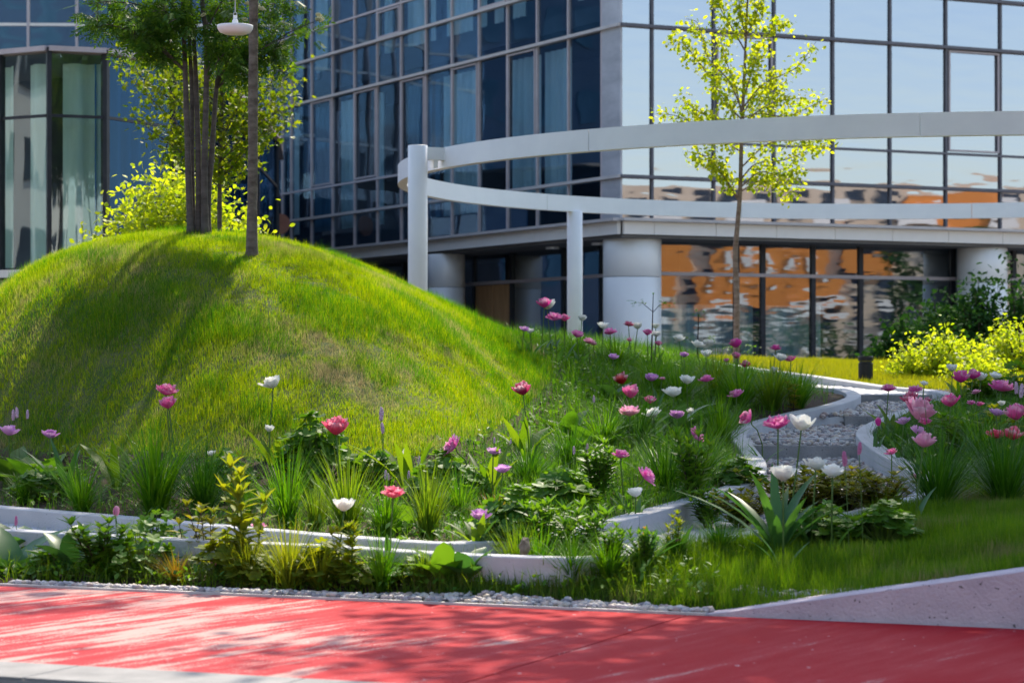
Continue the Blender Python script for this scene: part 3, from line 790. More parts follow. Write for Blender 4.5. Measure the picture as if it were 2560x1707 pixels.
# ground floor glazing, set back
GC = CORN - NL * 1.3 - NR * 1.3
GR = [0.1, 2.28, 2.95, 4.26, 5.53, 8.05, 9.8, 11.4]; GL = [0.1, 1.85, 3.6, 6.15, 8.15, 10.2, 12.2, 14.2, 16.2, 18.2, 19.8]
for (S, d, no) in ((GL, DL, NL), (GR, DR, NR)):
    for i in range(len(S) - 1):
        w_ = S[i + 1] - S[i] - 0.03; mid = (S[i] + S[i + 1]) / 2
        for (z0, z1) in ((0.75, 3.10), (3.10, 3.80)):
            if d is DL and i == 3 and z0 < 1: continue
            o = bx('shop_pane', (w_, 0.024, z1 - z0 - 0.02), 'glass_ground', office, GC, d, no, mid, 0, (z0 + z1) / 2)
            o.rotation_euler.x += random.uniform(-0.004, 0.004); o.rotation_euler.z += random.uniform(-0.004, 0.004)
    for s in S:
        bx('shop_mullion', (0.11, 0.12, 3.02), 'dark_frame', office, GC, d, no, s, 0.0, 2.29)
    bx('shop_transom', (S[-1] + 0.1, 0.10, 0.075), 'mullion', office, GC, d, no, S[-1] / 2, 0.03, 3.10)
for s0, s1 in ((6.22, 7.14), (7.15, 8.08)):
    bx('plywood_board', (s1 - s0 - 0.01, 0.03, 2.3), 'plywood', office, GC, DL, NL, (s0 + s1) / 2, 0.0 if s0 < 7 else 0.006, 1.90)
for s0, s1 in ((0.2, 2.9), (3.1, 4.7)):
    pleats('curtain', GC, DR, -NR, s0, s1, 0.30, 0.76, 2.45, 'curtain', office, 0.04, 0.18)
pleats('curtain', GC, DL, -NL, 1.3, 2.3, 0.3, 0.76, 3.05, 'curtain', office, 0.04, 0.18)
b = MB(); b.lathe([(0.02, 0), (0.16, 0.0), (0.16, 0.05), (0.02, 0.05)], 20)
for k, (s, u, d, nn) in enumerate(((2.2, 0.7, DL, NL), (4.3, 0.7, DL, NL))):
    o = bpy.data.objects.new('ceiling_light', b.mesh('ceiling_light', M['white_plastic']) if k == 0 else lightm); lightm = o.data
    put(o, office); p = CORN + d * s - nn * u - CORN; o.location = (p[0], p[1], 3.725)

# round columns carrying the fascia
for (px, Y, r, lab) in ((1580.5, 51.0, 0.615, 'thick round metal column under the corner of the glass building'), (1116, 58.0, 0.445, 'round metal column beside the boarded panel, left of the corner one'), (2455, 54.9, 0.565, 'round metal column at the right, rising behind the dark hedge')):
    c = P(px, 905, Y)
    root = empty('round_column', (c[0], c[1], 0.2)); tag(root, lab, 'column', 'columns under the fascia of the glass building')
    for z0, z1 in ((0.0, 2.78), (2.79, 3.578)):
        b = MB(); b.lathe([(r * 0.9, z0), (r - 0.008, z0), (r, z0 + 0.008), (r, z1 - 0.008), (r - 0.008, z1), (r * 0.9, z1)], 48); b.obj('column_casing', M['column'], root, smooth=True)
    b = MB(); b.lathe([(r * 0.85, 0.01), (r * 0.85, 3.577)], 24); b.obj('column_core', M['dark_frame'], root)

# ------------------------------------------------------------------ curved glass building at the left, and the blue wall above it
cg = empty('curved_glass_building', (-6, 40, 0)); tag(cg, 'low curved glass building with pale curtains at the left edge', 'building')
CP = [np.array(P(px, 905, Y)[:2]) for px, Y in ((-150, 39.2), (4, 38.2), (122, 37.7), (262, 38.0), (432, 39.6), (545, 42.2), (640, 47.0), (690, 53.0), (698, 58.0))]
ZC = [1.05, 2.65, 3.87, 5.05, 6.06] 
ZC = [0.95, 2.67, 5.02, 6.06]
ZC = [2.66, 5.04, 6.06]
base2 = np.array([-6, 40])
for i in range(len(CP) - 1):
    a, b_ = CP[i], CP[i + 1]; L = np.linalg.norm(b_ - a); d = (b_ - a) / L; no = np.array([d[1], -d[0]])
    for z0, z1 in ((2.66, 5.04), (5.04, 6.02)):
        o = bx('curved_pane', (L - 0.05, 0.024, z1 - z0 - 0.03), 'glass_green' if i < 3 else 'glass_blue', cg, a, d, no, L / 2, 0, (z0 + z1) / 2)
        o.rotation_euler.z += random.uniform(-0.006, 0.006)
    bx('post', (0.07, 0.12, 3.6), 'dark_frame', cg, a, d, no, 0, 0.01, 4.3)
    bx('rail', (L - 0.07, 0.06, 0.045), 'dark_frame', cg, a, d, no, L / 2, 0.005, 5.04)
    bx('coping', (L + 0.02, 0.22, 0.08), 'mullion', cg, a, d, no, L / 2, 0.0, 6.08)
    bx('sill', (L + 0.02, 0.25, 0.12), 'fascia', cg, a, d, no, L / 2, 0.03, 2.585)
    bx('base_wall', (L, 0.10, 2.2), 'soffit', cg, a, d, no, L / 2, -0.08, 1.42)
    if i < 3:
        pleats('curtain', a, d, -no, 0.28 if i else 0.1, L - (0.02 if i != 1 else 0.35), 0.30, 2.7, 5.9, 'curtain_pale', cg, 0.07, 0.34)
    elif i == 3:
        pleats('curtain', a, d, -no, 0.5, L, 0.30, 2.7, 5.9, 'curtain_teal', cg, 0.07, 0.3); pleats('curtain', a, d, -no, 0.05, 0.42, 0.25, 2.7, 5.9, 'curtain_blue', cg, 0.03, 0.2)
fl = [tuple(p - base2) for p in CP] + [(-0.9, 25.5), (-14.0, 24.0), tuple(CP[0] - base2 + np.array([-3, 1]))]
quad_prism(fl, 6.02, 6.12).obj('roof', M['soffit'], cg)
quad_prism([(p[0] * 1.0, p[1] + 3.0) for p in fl[:6]] + [(-2.5, 20), (-14, 20)], 1.0, 6.0).obj('core_wall', M['interior'], cg)
bw = empty('blue_glass_wall', (-13, 66, 0)); tag(bw, 'tall dark blue glass wall behind and above the low curved building', 'building')
bp, bd = np.array(P(-190, 905, 67)[:2]), np.array([1.0, 0.03]); bn = np.array([0.03, -1.0])
bs = [0, 1.55, 2.88, 4.22, 5.56, 6.90, 8.24, 9.58, 10.9]; bz = [5.0, 7.5, 9.55, 10.55, 13.0]
for i in range(len(bs) - 1):
    for k in range(4):
        o = bx('window_pane', (bs[i + 1] - bs[i] - 0.05, 0.024, bz[k + 1] - bz[k] - 0.04), 'glass_left', bw, bp, bd, bn, (bs[i] + bs[i + 1]) / 2, 0, (bz[k] + bz[k + 1]) / 2)
        o.rotation_euler.x += random.uniform(-0.006, 0.006); o.rotation_euler.z += random.uniform(-0.006, 0.006)
    bx('mullion', (0.07, 0.13, 8.0), 'mullion', bw, bp, bd, bn, bs[i + 1], 0.03, 9.0)
for z in bz[1:-1]:
    bx('transom', (10.9, 0.10, 0.08), 'fascia', bw, bp, bd, bn, 5.45, 0.02, z)
bx('back_wall', (10.9, 0.2, 13.0), 'interior', bw, bp, bd, bn, 5.45, -2.2, 6.6)
b = MB(); b.lathe([(0.01, -0.03), (0.27, -0.03), (0.27, 0.03), (0.01, 0.03)], 28)
o = b.obj('round_sign', M['brown_disc']); q = P(700, 560, 63.5); o.location = tuple(q); o.rotation_euler = (PI / 2, 0, 0)
tag(o, 'small blank brown disc mounted low at the left end of the dark facade', 'sign')

# ------------------------------------------------------------------ ring pergola
RC, RR, RZT, RZB = np.array([6.246, 34.34]), 7.86, 3.95, 3.69
pg = empty('ring_pergola', (RC[0], RC[1], 0)); tag(pg, 'white ring-shaped pergola beam carried on slim round posts', 'pergola')
nseg = 12
for k in range(nseg):
    th = np.linspace(2 * PI * k / nseg + 0.0006, 2 * PI * (k + 1) / nseg - 0.0006, 17) + 0.30
    V = []
    for (r, z) in ((RR, RZB), (RR, RZT), (RR - 0.13, RZT), (RR - 0.13, RZB)):
        V.append(np.stack([r * np.cos(th), r * np.sin(th), np.full(17, z)], 1))
    V = np.stack(V, 1).reshape(-1, 3)
    q = [[i * 4 + j, i * 4 + (j + 1) % 4, i * 4 + 4 + (j + 1) % 4, i * 4 + 4 + j] for i in range(16) for j in range(4)]
    b = MB(); b.add(V, [np.array(q)[:, ::-1], [[0, 1, 2, 3], [67, 66, 65, 64]]]); b.obj('ring_beam', M['white_metal'], pg)
for (px, Y, top, r, out) in ((1044.5, 30.9, RZT + 0.015, 0.125, True), (1437, 40.15, RZB + 0.01, 0.128, False), (2750, 41.0, RZB + 0.01, 0.128, False), (3050, 28.5, RZT, 0.125, True)):
    c = P(px, 905, Y)[:2] - RC
    b = MB(); zz = 0.3
    b.lathe([(r, zz), (r, top - 0.004), (r - 0.004, top)], 28, (c[0], c[1], 0)); b.obj('post', M['white_metal'], pg, smooth=True)
    if out:
        rr = np.linalg.norm(c); u = c / rr; tdir = np.array([-u[1], u[0]])
        b = MB(); mid = u * ((rr + RR) / 2 - 0.02); a = math.atan2(u[1], u[0]); R = [[math.cos(a), -math.sin(a), 0], [math.sin(a), math.cos(a), 0], [0, 0, 1]]
        b.box((mid[0], mid[1], RZT - 0.085), (rr - RR + 0.02, 0.12, 0.16), R); b.box((mid[0] * 0.995, mid[1] * 0.995, RZT - 0.215), (0.06, 0.08, 0.10), R)
        b.obj('bracket', M['white_metal'], pg)

# ------------------------------------------------------------------ things opposite, seen only as reflections in the glass
def block(name, label, c, size, rz, m, rows, cols, wm='window_dark', bands=None):
    root = empty(name, (c[0], c[1], 0), rz); tag(root, label, 'building')
    b = MB(); b.box((0, 0, size[2] / 2 - 0.3), size); b.obj('wall', M[m], root)
    wz, wx = size[2] / (rows + 0.3), size[0] / cols
    b = MB(); b.box((0, 0, 0), (wx * 0.55, 0.12, wz * 0.5)); me = b.mesh('window', M[wm])
    for i in range(cols):
        for k in range(rows):
            o = bpy.data.objects.new('window', me); put(o, root); o.location = (-size[0] / 2 + wx * (i + 0.5), size[1] / 2 + 0.03, wz * (k + 0.65))
    return root
shop = block('apartment_block', 'beige block across the street, seen reflected in the glass', (62, 10), (46, 10, 10.2), math.radians(53), 'beige_wall', 5, 30, 'window_dark')
b = MB(); b.box((1.8, 5.2, 5.6), (2.2, 0.3, 2.6)); b.box((7.2, 5.2, 5.3), (6.6, 0.3, 3.6)); b.box((12.0, 5.2, 6.3), (1.6, 0.3, 1.4)); b.obj('orange_panel', M['orange_wall'], shop)
b = MB(); b.box((14.5, 5.2, 8.6), (4.5, 0.3, 1.6)); b.box((-13, 5.2, 8.3), (5, 0.3, 1.6)); b.obj('orange_panel', M['orange_wall'], shop)
b = MB()
for i in range(26):
    b.box((-22 + i * 1.75 + random.uniform(-.3, .3), 6.5 + random.uniform(0, 2), 1.6 + random.uniform(-.3, 1.6)), (random.uniform(.7, 1.6), 0.3, random.uniform(0.2, 0.7)))
for i in range(6):
    b.box((4.6 + i * 1.0, 5.4, 5.9 + 0.12 * (i % 2)), (0.30, 0.12, 1.1)); b.box((4.8 + i * 1.0, 5.4, 6.4 - 0.5 * (i % 3)), (0.55, 0.12, 0.28))
for i in range(9):
    b.box((-16 + i * 4.1, 5.5, 8.2), (1.9, 0.2, 0.9)); b.box((-15 + i * 4.1, 5.5, 3.9), (2.2, 0.2, 0.5))
b.obj('white_panel', M['white_wall'], shop)
block('apartment_block', 'pale block behind the camera across the street, lit by the sun', (-12, -38), (90, 12, 13), 0.0, 'white_wall', 5, 46)
block('apartment_block', 'beige block far to the left of the garden', (-46, 20), (40, 12, 12), math.radians(-80), 'white_wall', 4, 14)

block('office_block', 'dark blue office block far to the left of the garden', (-36, 74), (40, 10, 15), math.radians(195), 'blue_wall', 5, 26, 'curtain_teal')

block('office_block', 'dark blue tower behind the pale block across the street', (-30, -62), (120, 12, 38), 0.0, 'blue_wall', 12, 40, 'curtain_teal')
# ------------------------------------------------------------------ lawns, pebbles and ground cover (too many to count)
def gfast(x, y):
    fx = np.clip((x + 9) / 0.07, 0, nx - 2.001); fy = np.clip((y - 10.6) / 0.07, 0, ny - 2.001)
    i, j = fx.astype(int), fy.astype(int); a, b = fx - i, fy - j
    return gz[j, i] * (1 - a) * (1 - b) + gz[j, i + 1] * a * (1 - b) + gz[j + 1, i] * (1 - a) * b + gz[j + 1, i + 1] * a * b

def sample_poly(poly, dens, margin=0.3):
    """random points of a polygon that lie in or close to the picture"""
    lo, hi = poly.min(0), poly.max(0)
    n = int((hi[0] - lo[0]) * (hi[1] - lo[1]) * dens)
    x, y = RNG.uniform(lo[0], hi[0], n), RNG.uniform(lo[1], hi[1], n)
    k = np.abs(x) < y * 0.2118 + margin
    x, y = x[k], y[k]
    k = inside(poly, x, y)
    return x[k], y[k]

def lawn(name, poly, dens, h, wd, mat, label=None, extra=None):
    x, y = sample_poly(np.asarray(poly), dens)
    k = ~inside(PATH_POLY, x, y)
    x, y = x[k], y[k]
    if extra is not None: x, y = extra(x, y)
    n = len(x); z = gfast(x, y)
    cl = 0.6 + 0.8 * (0.5 + 0.5 * np.sin(x * 3.1 + 1.7 * np.sin(y * 2.3)) * np.sin(y * 4.1 + 1.3 * np.sin(x * 2.9)))
    hh = RNG.uniform(h[0], h[1], n) * cl * np.where(RNG.random(n) < 0.04, 1.5, 1.0)
    az = RNG.uniform(0, 2 * PI, n); ln = np.abs(RNG.normal(0, 0.38, n))
    mb = MB()
    w0 = RNG.uniform(wd[0], wd[1], n) / 2
    fa = RNG.uniform(-1.2, 1.2, n)
    sd = np.stack([np.cos(fa), np.sin(fa), np.zeros(n)], -1) * w0[:, None]
    p = np.stack([x, y, z - 0.006], -1)
    d = np.stack([np.cos(az) * np.sin(ln), np.sin(az) * np.sin(ln), np.cos(ln)], -1)
    tip = p + d * hh[:, None]
    V = np.stack([p - sd, p + sd, tip], 1).reshape(-1, 3)
    mb.add(V, [np.arange(n)[:, None] * 3 + np.array([[0, 1, 2]])])
    return tag(mb.obj(name, M[mat]), label, None, kind='stuff')
lawn('mound_grass', LAWN_POLY, 11500, (0.028, 0.066), (0.003, 0.005), 'lawn')
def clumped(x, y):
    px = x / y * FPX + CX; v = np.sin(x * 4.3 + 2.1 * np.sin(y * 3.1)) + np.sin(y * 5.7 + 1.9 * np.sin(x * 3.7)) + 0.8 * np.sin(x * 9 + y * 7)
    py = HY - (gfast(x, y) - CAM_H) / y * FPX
    zone = np.exp(-((py - 800 - 0.10 * (px - 700)) / 75) ** 2) * ((px > 150) & (px < 1330)) * 1.6 + np.exp(-((px - 1330) / 120) ** 2) * 1.2  # darker band of clumps: taller grass, and shade put into the blade colour
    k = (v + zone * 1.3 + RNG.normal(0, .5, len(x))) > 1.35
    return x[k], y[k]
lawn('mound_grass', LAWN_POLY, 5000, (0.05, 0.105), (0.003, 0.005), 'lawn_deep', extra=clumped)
lawn('front_lawn', FRONT_POLY, 12000, (0.03, 0.10), (0.0035, 0.006), 'lawn_front')
lawn('sunny_lawn', FAR_POLY, 1900, (0.04, 0.08), (0.006, 0.011), 'lawn_far')

BED_R = np.array([P(1180, 1330, 13.3)[:2], P(1500, 1300, 14.6)[:2], P(1740, 1240, 16.2)[:2], P(1840, 1160, 18.0)[:2], P(1800, 1080, 20.6)[:2], P(1900, 1040, 22.3)[:2], P(2020, 1010, 23.4)[:2], P(2010, 980, 24.8)[:2], P(1850, 950, 26.3)[:2], P(1700, 930, 27.5)[:2],
                  P(1450, 880, 27)[:2], P(1320, 860, 24.5)[:2], P(1360, 900, 21.6)[:2], P(1395, 945, 20.6)[:2], P(1355, 990, 19.4)[:2], P(1300, 1045, 18.2)[:2], P(1215, 1095, 17.4)[:2], P(1130, 1130, 16.7)[:2]])
BED_L = np.vstack([[P(-250, 1105, 18.8)[:2]], FOOT[:9], [P(1180, 1330, 13.3)[:2], P(1000, 1330, 13.3)[:2], P(600, 1305, 14.2)[:2], P(0, 1250, 16.2)[:2], P(-250, 1235, 17.2)[:2]]])
RBED = np.array([P(2300, 1160, 18.0)[:2], P(2210, 1110, 19.4)[:2], P(2190, 1080, 20.4)[:2], P(2260, 1044, 21.4)[:2], P(2340, 1015, 22.5)[:2], P(2405, 990, 23.6)[:2], P(2450, 985, 24.4)[:2], P(2700, 985, 24.4)[:2], P(2750, 1200, 15.6)[:2], P(2560, 1225, 15.2)[:2], P(2370, 1215, 16.3)[:2]])
def long_grass(name, poly, dens, L, W, mat, lean=0.35, bend=0.9):
    x, y = sample_poly(poly, dens); n = len(x)
    jx, jy = x + RNG.normal(0, .14, n), y + RNG.normal(0, .25, n); k = ~inside(PATH_POLY, jx, jy) & (inside(MOUND_POLY, jx, jy) == inside(MOUND_POLY, x, y)) & (jx * PN[0] + jy * PN[1] > PA + .15); x, y = np.where(k, jx, x), np.where(k, jy, y)
    mb = MB(); strips(mb, np.stack([x, y, gfast(x, y) - 0.01], -1), RNG.uniform(0, 2 * PI, n), RNG.uniform(L[0], L[1], n), RNG.uniform(W[0], W[1], n), np.abs(RNG.normal(0, lean, n)), RNG.uniform(0.2, bend, n), 3)
    return tag(mb.obj(name, M[mat]), kind='stuff')
long_grass('bed_grass', BED_R, 1500, (0.10, 0.24), (0.003, 0.006), 'tuft')
long_grass('bed_grass', RBED, 1500, (0.08, 0.22), (0.003, 0.006), 'tuft_dark')
long_grass('bed_grass', BED_L, 420, (0.06, 0.20), (0.003, 0.006), 'tuft')
STRIP = np.array([on_line(-9, PA + 0.10), on_line(-6, PA + 0.14), on_line(-3.6, PA + 0.17), on_line(-3.7, PA + 0.62), on_line(-4.4, PA + 0.85), on_line(-6, PA + 0.95), on_line(-8.5, PA + 1.3)])
long_grass('verge_grass', STRIP, 1000, (0.06, 0.20), (0.004, 0.008), 'tuft_fresh')

def leaf_litter(name, poly, n, mats, size):
    lo, hi = poly.min(0), poly.max(0)
    x, y = sample_poly(poly, n)
    k = len(x); mb = MB()
    strips(mb, np.stack([x, y, gfast(x, y) + RNG.uniform(0.0, 0.09, k)], -1), RNG.uniform(0, 2 * PI, k), RNG.uniform(*size, k), RNG.uniform(size[0] * 0.5, size[1] * 0.55, k), RNG.uniform(0.6, 1.4, k), RNG.uniform(0.1, 0.6, k), 2, 'oval', 0.25)
    return tag(mb.obj(name, M[mats]), kind='stuff')
leaf_litter('ground_cover', BED_R, 220, 'leaf_mid', (0.03, 0.08))
leaf_litter('ground_cover', RBED, 420, 'leaf_mid', (0.03, 0.08))
leaf_litter('ground_cover', BED_L, 160, 'leaf_mid', (0.03, 0.07))
leaf_litter('ground_cover', STRIP, 650, 'leaf_mid', (0.025, 0.06))
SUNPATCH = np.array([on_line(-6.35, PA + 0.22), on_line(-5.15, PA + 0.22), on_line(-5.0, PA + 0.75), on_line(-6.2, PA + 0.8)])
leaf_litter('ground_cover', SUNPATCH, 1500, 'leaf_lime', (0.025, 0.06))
# dry stalks lying on the soil
x, y = sample_poly(BED_L, 160); k = len(x); mb = MB()
strips(mb, np.stack([x, y, gfast(x, y) + 0.01], -1), RNG.uniform(0, 2 * PI, k), RNG.uniform(0.05, 0.16, k), 0.006, RNG.uniform(1.2, 1.6, k), 0.1, 2)
M['straw'] = leaf_mat('dry_straw', (0.16, 0.11, 0.06), (0.32, 0.24, 0.14), 0.2)
tag(mb.obj('mulch', M['straw']), kind='stuff')

ICO = []
ph = (1 + 5 ** .5) / 2
ICO_V = np.array([[-1, ph, 0], [1, ph, 0], [-1, -ph, 0], [1, -ph, 0], [0, -1, ph], [0, 1, ph], [0, -1, -ph], [0, 1, -ph], [ph, 0, -1], [ph, 0, 1], [-ph, 0, -1], [-ph, 0, 1]]) / 1.902
ICO_F = np.array([[0, 11, 5], [0, 5, 1], [0, 1, 7], [0, 7, 10], [0, 10, 11], [1, 5, 9], [5, 11, 4], [11, 10, 2], [10, 7, 6], [7, 1, 8], [3, 9, 4], [3, 4, 2], [3, 2, 6], [3, 6, 8], [3, 8, 9], [4, 9, 5], [2, 4, 11], [6, 2, 10], [8, 6, 7], [9, 8, 1]])
def pebbles(name, x, y, z, size, flat=0.6):
    n = len(x); mb = MB()
    for v in range(4):
        k = np.arange(n) % 4 == v; m = k.sum()
        tv = ICO_V * np.array([1.0, RNG.uniform(0.65, 0.9), flat]) + RNG.normal(0, 0.05, (12, 3))
        scatter(mb, tv, [ICO_F], np.stack([x[k], y[k], z[k]], -1), rot_from(RNG.uniform(0, 6.28, m), RNG.uniform(0, 0.35, m), RNG.uniform(0, 6.28, m)), RNG.uniform(size[0], size[1], m) / 2)
    return tag(mb.obj(name, M['pebble'], smooth=True), kind='stuff')
s = RNG.uniform(-7.5, -2.9, 1500); wdt = np.interp(s, [-7.5, -5.5, -4.8, -3.2, -2.8], [0.04, 0.10, 0.17, 0.08, 0.02])
u = np.where(s < -3.56, 0.01, 0.42) + RNG.uniform(0, 1, 1500) * wdt
q = PD[None] * s[:, None] + PN[None] * (PA + u)[:, None]
k = inside(np.vstack([[on_line(-8, PA), on_line(-3.56, PA)], [on_line(-2.5, PA + 0.38), on_line(-2.5, PA + 0.9), on_line(-8, PA + 0.9)]]), q[:, 0], q[:, 1])
q, u = q[k], u[k]
pebbles('pebble_strip', q[:, 0], q[:, 1], np.maximum(gfast(q[:, 0], q[:, 1]), 0) + 0.008 + RNG.uniform(0, 0.012, len(q)), (0.022, 0.058))
x, y = sample_poly(np.array([P(1850, 1260, 15.0)[:2], P(2300, 1230, 15.8)[:2], P(2270, 1170, 17.8)[:2], P(2140, 1078, 20.4)[:2], P(2200, 1040, 21.6)[:2], P(2360, 990, 23.6)[:2], P(2240, 1000, 24.0)[:2], P(2165, 1000, 24)[:2], P(2150, 1000, 23.4)[:2], P(1996, 1032, 22.0)[:2], P(1880, 1084, 20.9)[:2], P(1900, 1117, 19.9)[:2], P(1925, 1160, 18.4)[:2], P(1900, 1195, 17.4)[:2]]), 620)
k = inside(PATH_POLY, x, y) & ~((x > (1955 - CX) / FPX * y) & (x < (2090 - CX) / FPX * y) & (np.abs(y - 18.75) < 0.36))
x, y = x[k], y[k]
pebbles('pebble_path', x, y, path_z(y) + RNG.uniform(0.0, 0.03, len(x)), (0.03, 0.075))
bp_ = np.array([P(1905, 1165, 18.3)[:2], P(1900, 1195, 17.4)[:2], P(1850, 1222, 16.75)[:2], P(1765, 1245, 16.2)[:2], P(1770, 1205, 17.0)[:2], P(1800, 1150, 18.2)[:2], P(1850, 1120, 19.6)[:2]])
x, y = sample_poly(bp_, 900); k = inside(MOUND_POLY, x, y); x, y = x[k], y[k]
pebbles('pebble_margin', x, y, gfast(x, y) + RNG.uniform(0.0, 0.025, len(x)), (0.03, 0.065))

# ------------------------------------------------------------------ plants
def tuft_mesh(name, n, mat, W=0.011, lean=0.33, bend=1.1, r=0.07, seed=0, segs=4):
    g = np.random.default_rng(seed); a = g.uniform(0, 2 * PI, n); rr = r * np.sqrt(g.random(n))
    L = g.uniform(0.55, 1.12, n)
    mb = MB(); strips(mb, np.stack([rr * np.cos(a), rr * np.sin(a), np.full(n, -0.03)], -1), a + g.normal(0, 0.6, n), L, W * g.uniform(0.7, 1.3, n), np.abs(g.normal(0, lean, n)) + 0.03, np.abs(g.normal(bend * 0.55, bend * 0.4, n)), segs)
    return mb.mesh(name, M[mat])
TUFT = {}
for kd, mt, n, W, ln, bd in (('green', 'tuft', 240, 0.015, 0.32, 1.15), ('fresh', 'tuft_fresh', 190, 0.018, 0.26, 0.8), ('dark', 'tuft_dark', 320, 0.012, 0.42, 1.1), ('bronze', 'tuft_bronze', 160, 0.022, 0.5, 1.0), ('lime', 'leaf_lime', 190, 0.016, 0.33, 0.7)):
    TUFT[kd] = [tuft_mesh('grass_tuft', n, mt, W, ln, bd, seed=s_) for s_ in (1, 2, 3)]
_tc = 0
def grass_tuft(px, py, hpx, kind, label, wide=1.0):
    global _tc
    p = hit(px, py); h = hpx / FPX * p[1] / 0.86
    o = put(bpy.data.objects.new('grass_tuft', TUFT[kind][_tc % 3])); _tc += 1
    o.location = tuple(p); o.scale = (h * wide, h * wide, h); o.rotation_euler = (0, 0, random.uniform(0, 6.28))
    tag(o, label, 'grass tuft', 'ornamental grass tufts')
for a in (
    (205, 1284, 140, 'green', 'middle-sized sedge tuft above the pale wall, leftmost of the large tufts', 1.1),
    (388, 1285, 245, 'green', 'tallest bright green grass tuft under the pair of stacked pink tulips', 1.0),
    (512, 1278, 190, 'dark', 'shaded dark grass tuft beside the tallest tuft, under a small white tulip', 1.0),
    (718, 1322, 200, 'green', 'broad-bladed green tuft directly below the coral tulip', 0.9),
    (868, 1337, 200, 'fresh', 'sunlit fresh green tuft behind the white cup tulip', 1.0),
    (960, 1345, 150, 'green', 'low green tuft at the wall, left of the coral tulip by the wall', 1.0),
    (1070, 1352, 190, 'fresh', 'upright fresh tuft leaning over the lowest dip of the wall', 0.9),
    (1235, 1325, 95, 'bronze', 'yellow-bronze tuft behind the single mauve tulip', 1.2),
    (1150, 1300, 130, 'green', 'green tuft between the coral and the mauve tulip', 1.0),
    (1320, 1215, 120, 'dark', 'dark fine tuft at the right foot of the grass mound', 1.2),
    (1420, 1180, 130, 'dark', 'dark fine tuft below the two pale bistort spikes', 1.2),
    (1510, 1135, 140, 'green', 'green tuft below the pink tulip in the shaded bed', 1.2),
    (1590, 1120, 140, 'dark', 'dark tuft left of the pair of nodding pink tulips', 1.3),
    (1665, 1235, 170, 'dark', 'dark tuft above the right part of the pale wall', 1.2),
    (1745, 1212, 160, 'green', 'drooping green tuft beside the pebble margin of the wall', 1.3),
    (1800, 1120, 130, 'green', 'soft green tuft left of the wall bend, below the tilted pink tulip', 1.3),
    (1440, 905, 80, 'green', 'fine tuft on the crest of the bed, left of the round column', 1.3),
    (1540, 925, 90, 'green', 'fine tuft on the crest below the lilac tulip', 1.3),
    (1640, 985, 100, 'green', 'fine tuft in the middle of the white tulips', 1.3),
    (1700, 1010, 110, 'green', 'fine tuft just under the white and lilac tulips', 1.3),
    (1790, 990, 110, 'fresh', 'lighter tuft below the pink tulip at the right of the bed', 1.3),
    (1850, 1020, 120, 'green', 'dense tuft at the right end of the bed, first of three by the wall', 1.4),
    (1930, 1025, 120, 'fresh', 'dense light tuft at the right end of the bed, middle of three by the wall', 1.4),
    (1995, 1018, 110, 'green', 'dense tuft at the right end of the bed, last of three by the wall', 1.4),
    (955, 1475, 150, 'green', 'dark-based tuft standing on the pebbles in front of the dip of the wall', 1.0),
    (722, 1472, 165, 'lime', 'sunlit yellow-green tuft in front of the wall by the path edging', 1.1),
    (440, 1458, 90, 'bronze', 'low rusty bronze tuft at the path edging', 1.3),
    (620, 1466, 120, 'lime', 'sunlit yellow-green tuft left of the larger one by the path edging', 1.1),
    (800, 1472, 115, 'lime', 'sunlit yellow-green tuft right of the larger one by the path edging', 1.1),
    (1060, 1470, 100, 'fresh', 'fresh tuft on the pebbles left of the wide-leaved plant', 1.1),
    (270, 1448, 90, 'green', 'green tuft at the path edging below the closed bud', 1.2),
    (330, 1430, 120, 'fresh', 'thin green tuft in front of the wall near the closed bud', 1.0),
    (1800, 1385, 105, 'dark', 'dark spiky tuft on the front lawn left of the blue-green tulip leaves', 1.2),
    (1690, 1400, 100, 'dark', 'spiky tuft on the front lawn beside the low dark tulip leaves', 1.1),
    (1290, 1440, 130, 'fresh', 'low green tuft where the front wall disappears, leftmost of four', 1.2),
    (1350, 1444, 140, 'green', 'low green tuft where the front wall disappears, second of four', 1.2),
    (1430, 1448, 120, 'green', 'low green tuft where the front wall disappears, third of four', 1.3),
    (1520, 1448, 125, 'green', 'low green tuft where the front wall disappears, rightmost of four', 1.3),
    (2345, 1275, 230, 'dark', 'large dark green tuft right of the stepped path', 1.1),
    (2510, 1262, 220, 'dark', 'large dark green tuft at the right edge below the coral tulips', 1.1),
    (2450, 1150, 130, 'green', 'green tuft between the two large dark ones, farther back', 1.3),
    (2380, 1095, 90, 'green', 'small tuft behind the big pale pink tulip', 1.3),
    (2250, 1112, 70, 'dark', 'little dark tuft inside the bend of the right wall', 1.2),
    (60, 1262, 90, 'dark', 'small shaded tuft above the wall at the far left', 1.2),
    (610, 1300, 120, 'green', 'green tuft above the wall behind the yellow-green tall plant', 1.0),
    (790, 1330, 120, 'fresh', 'small fresh tuft between the broad-bladed and the sunlit tuft', 0.9)):
    grass_tuft(*a[:5], wide=a[5])

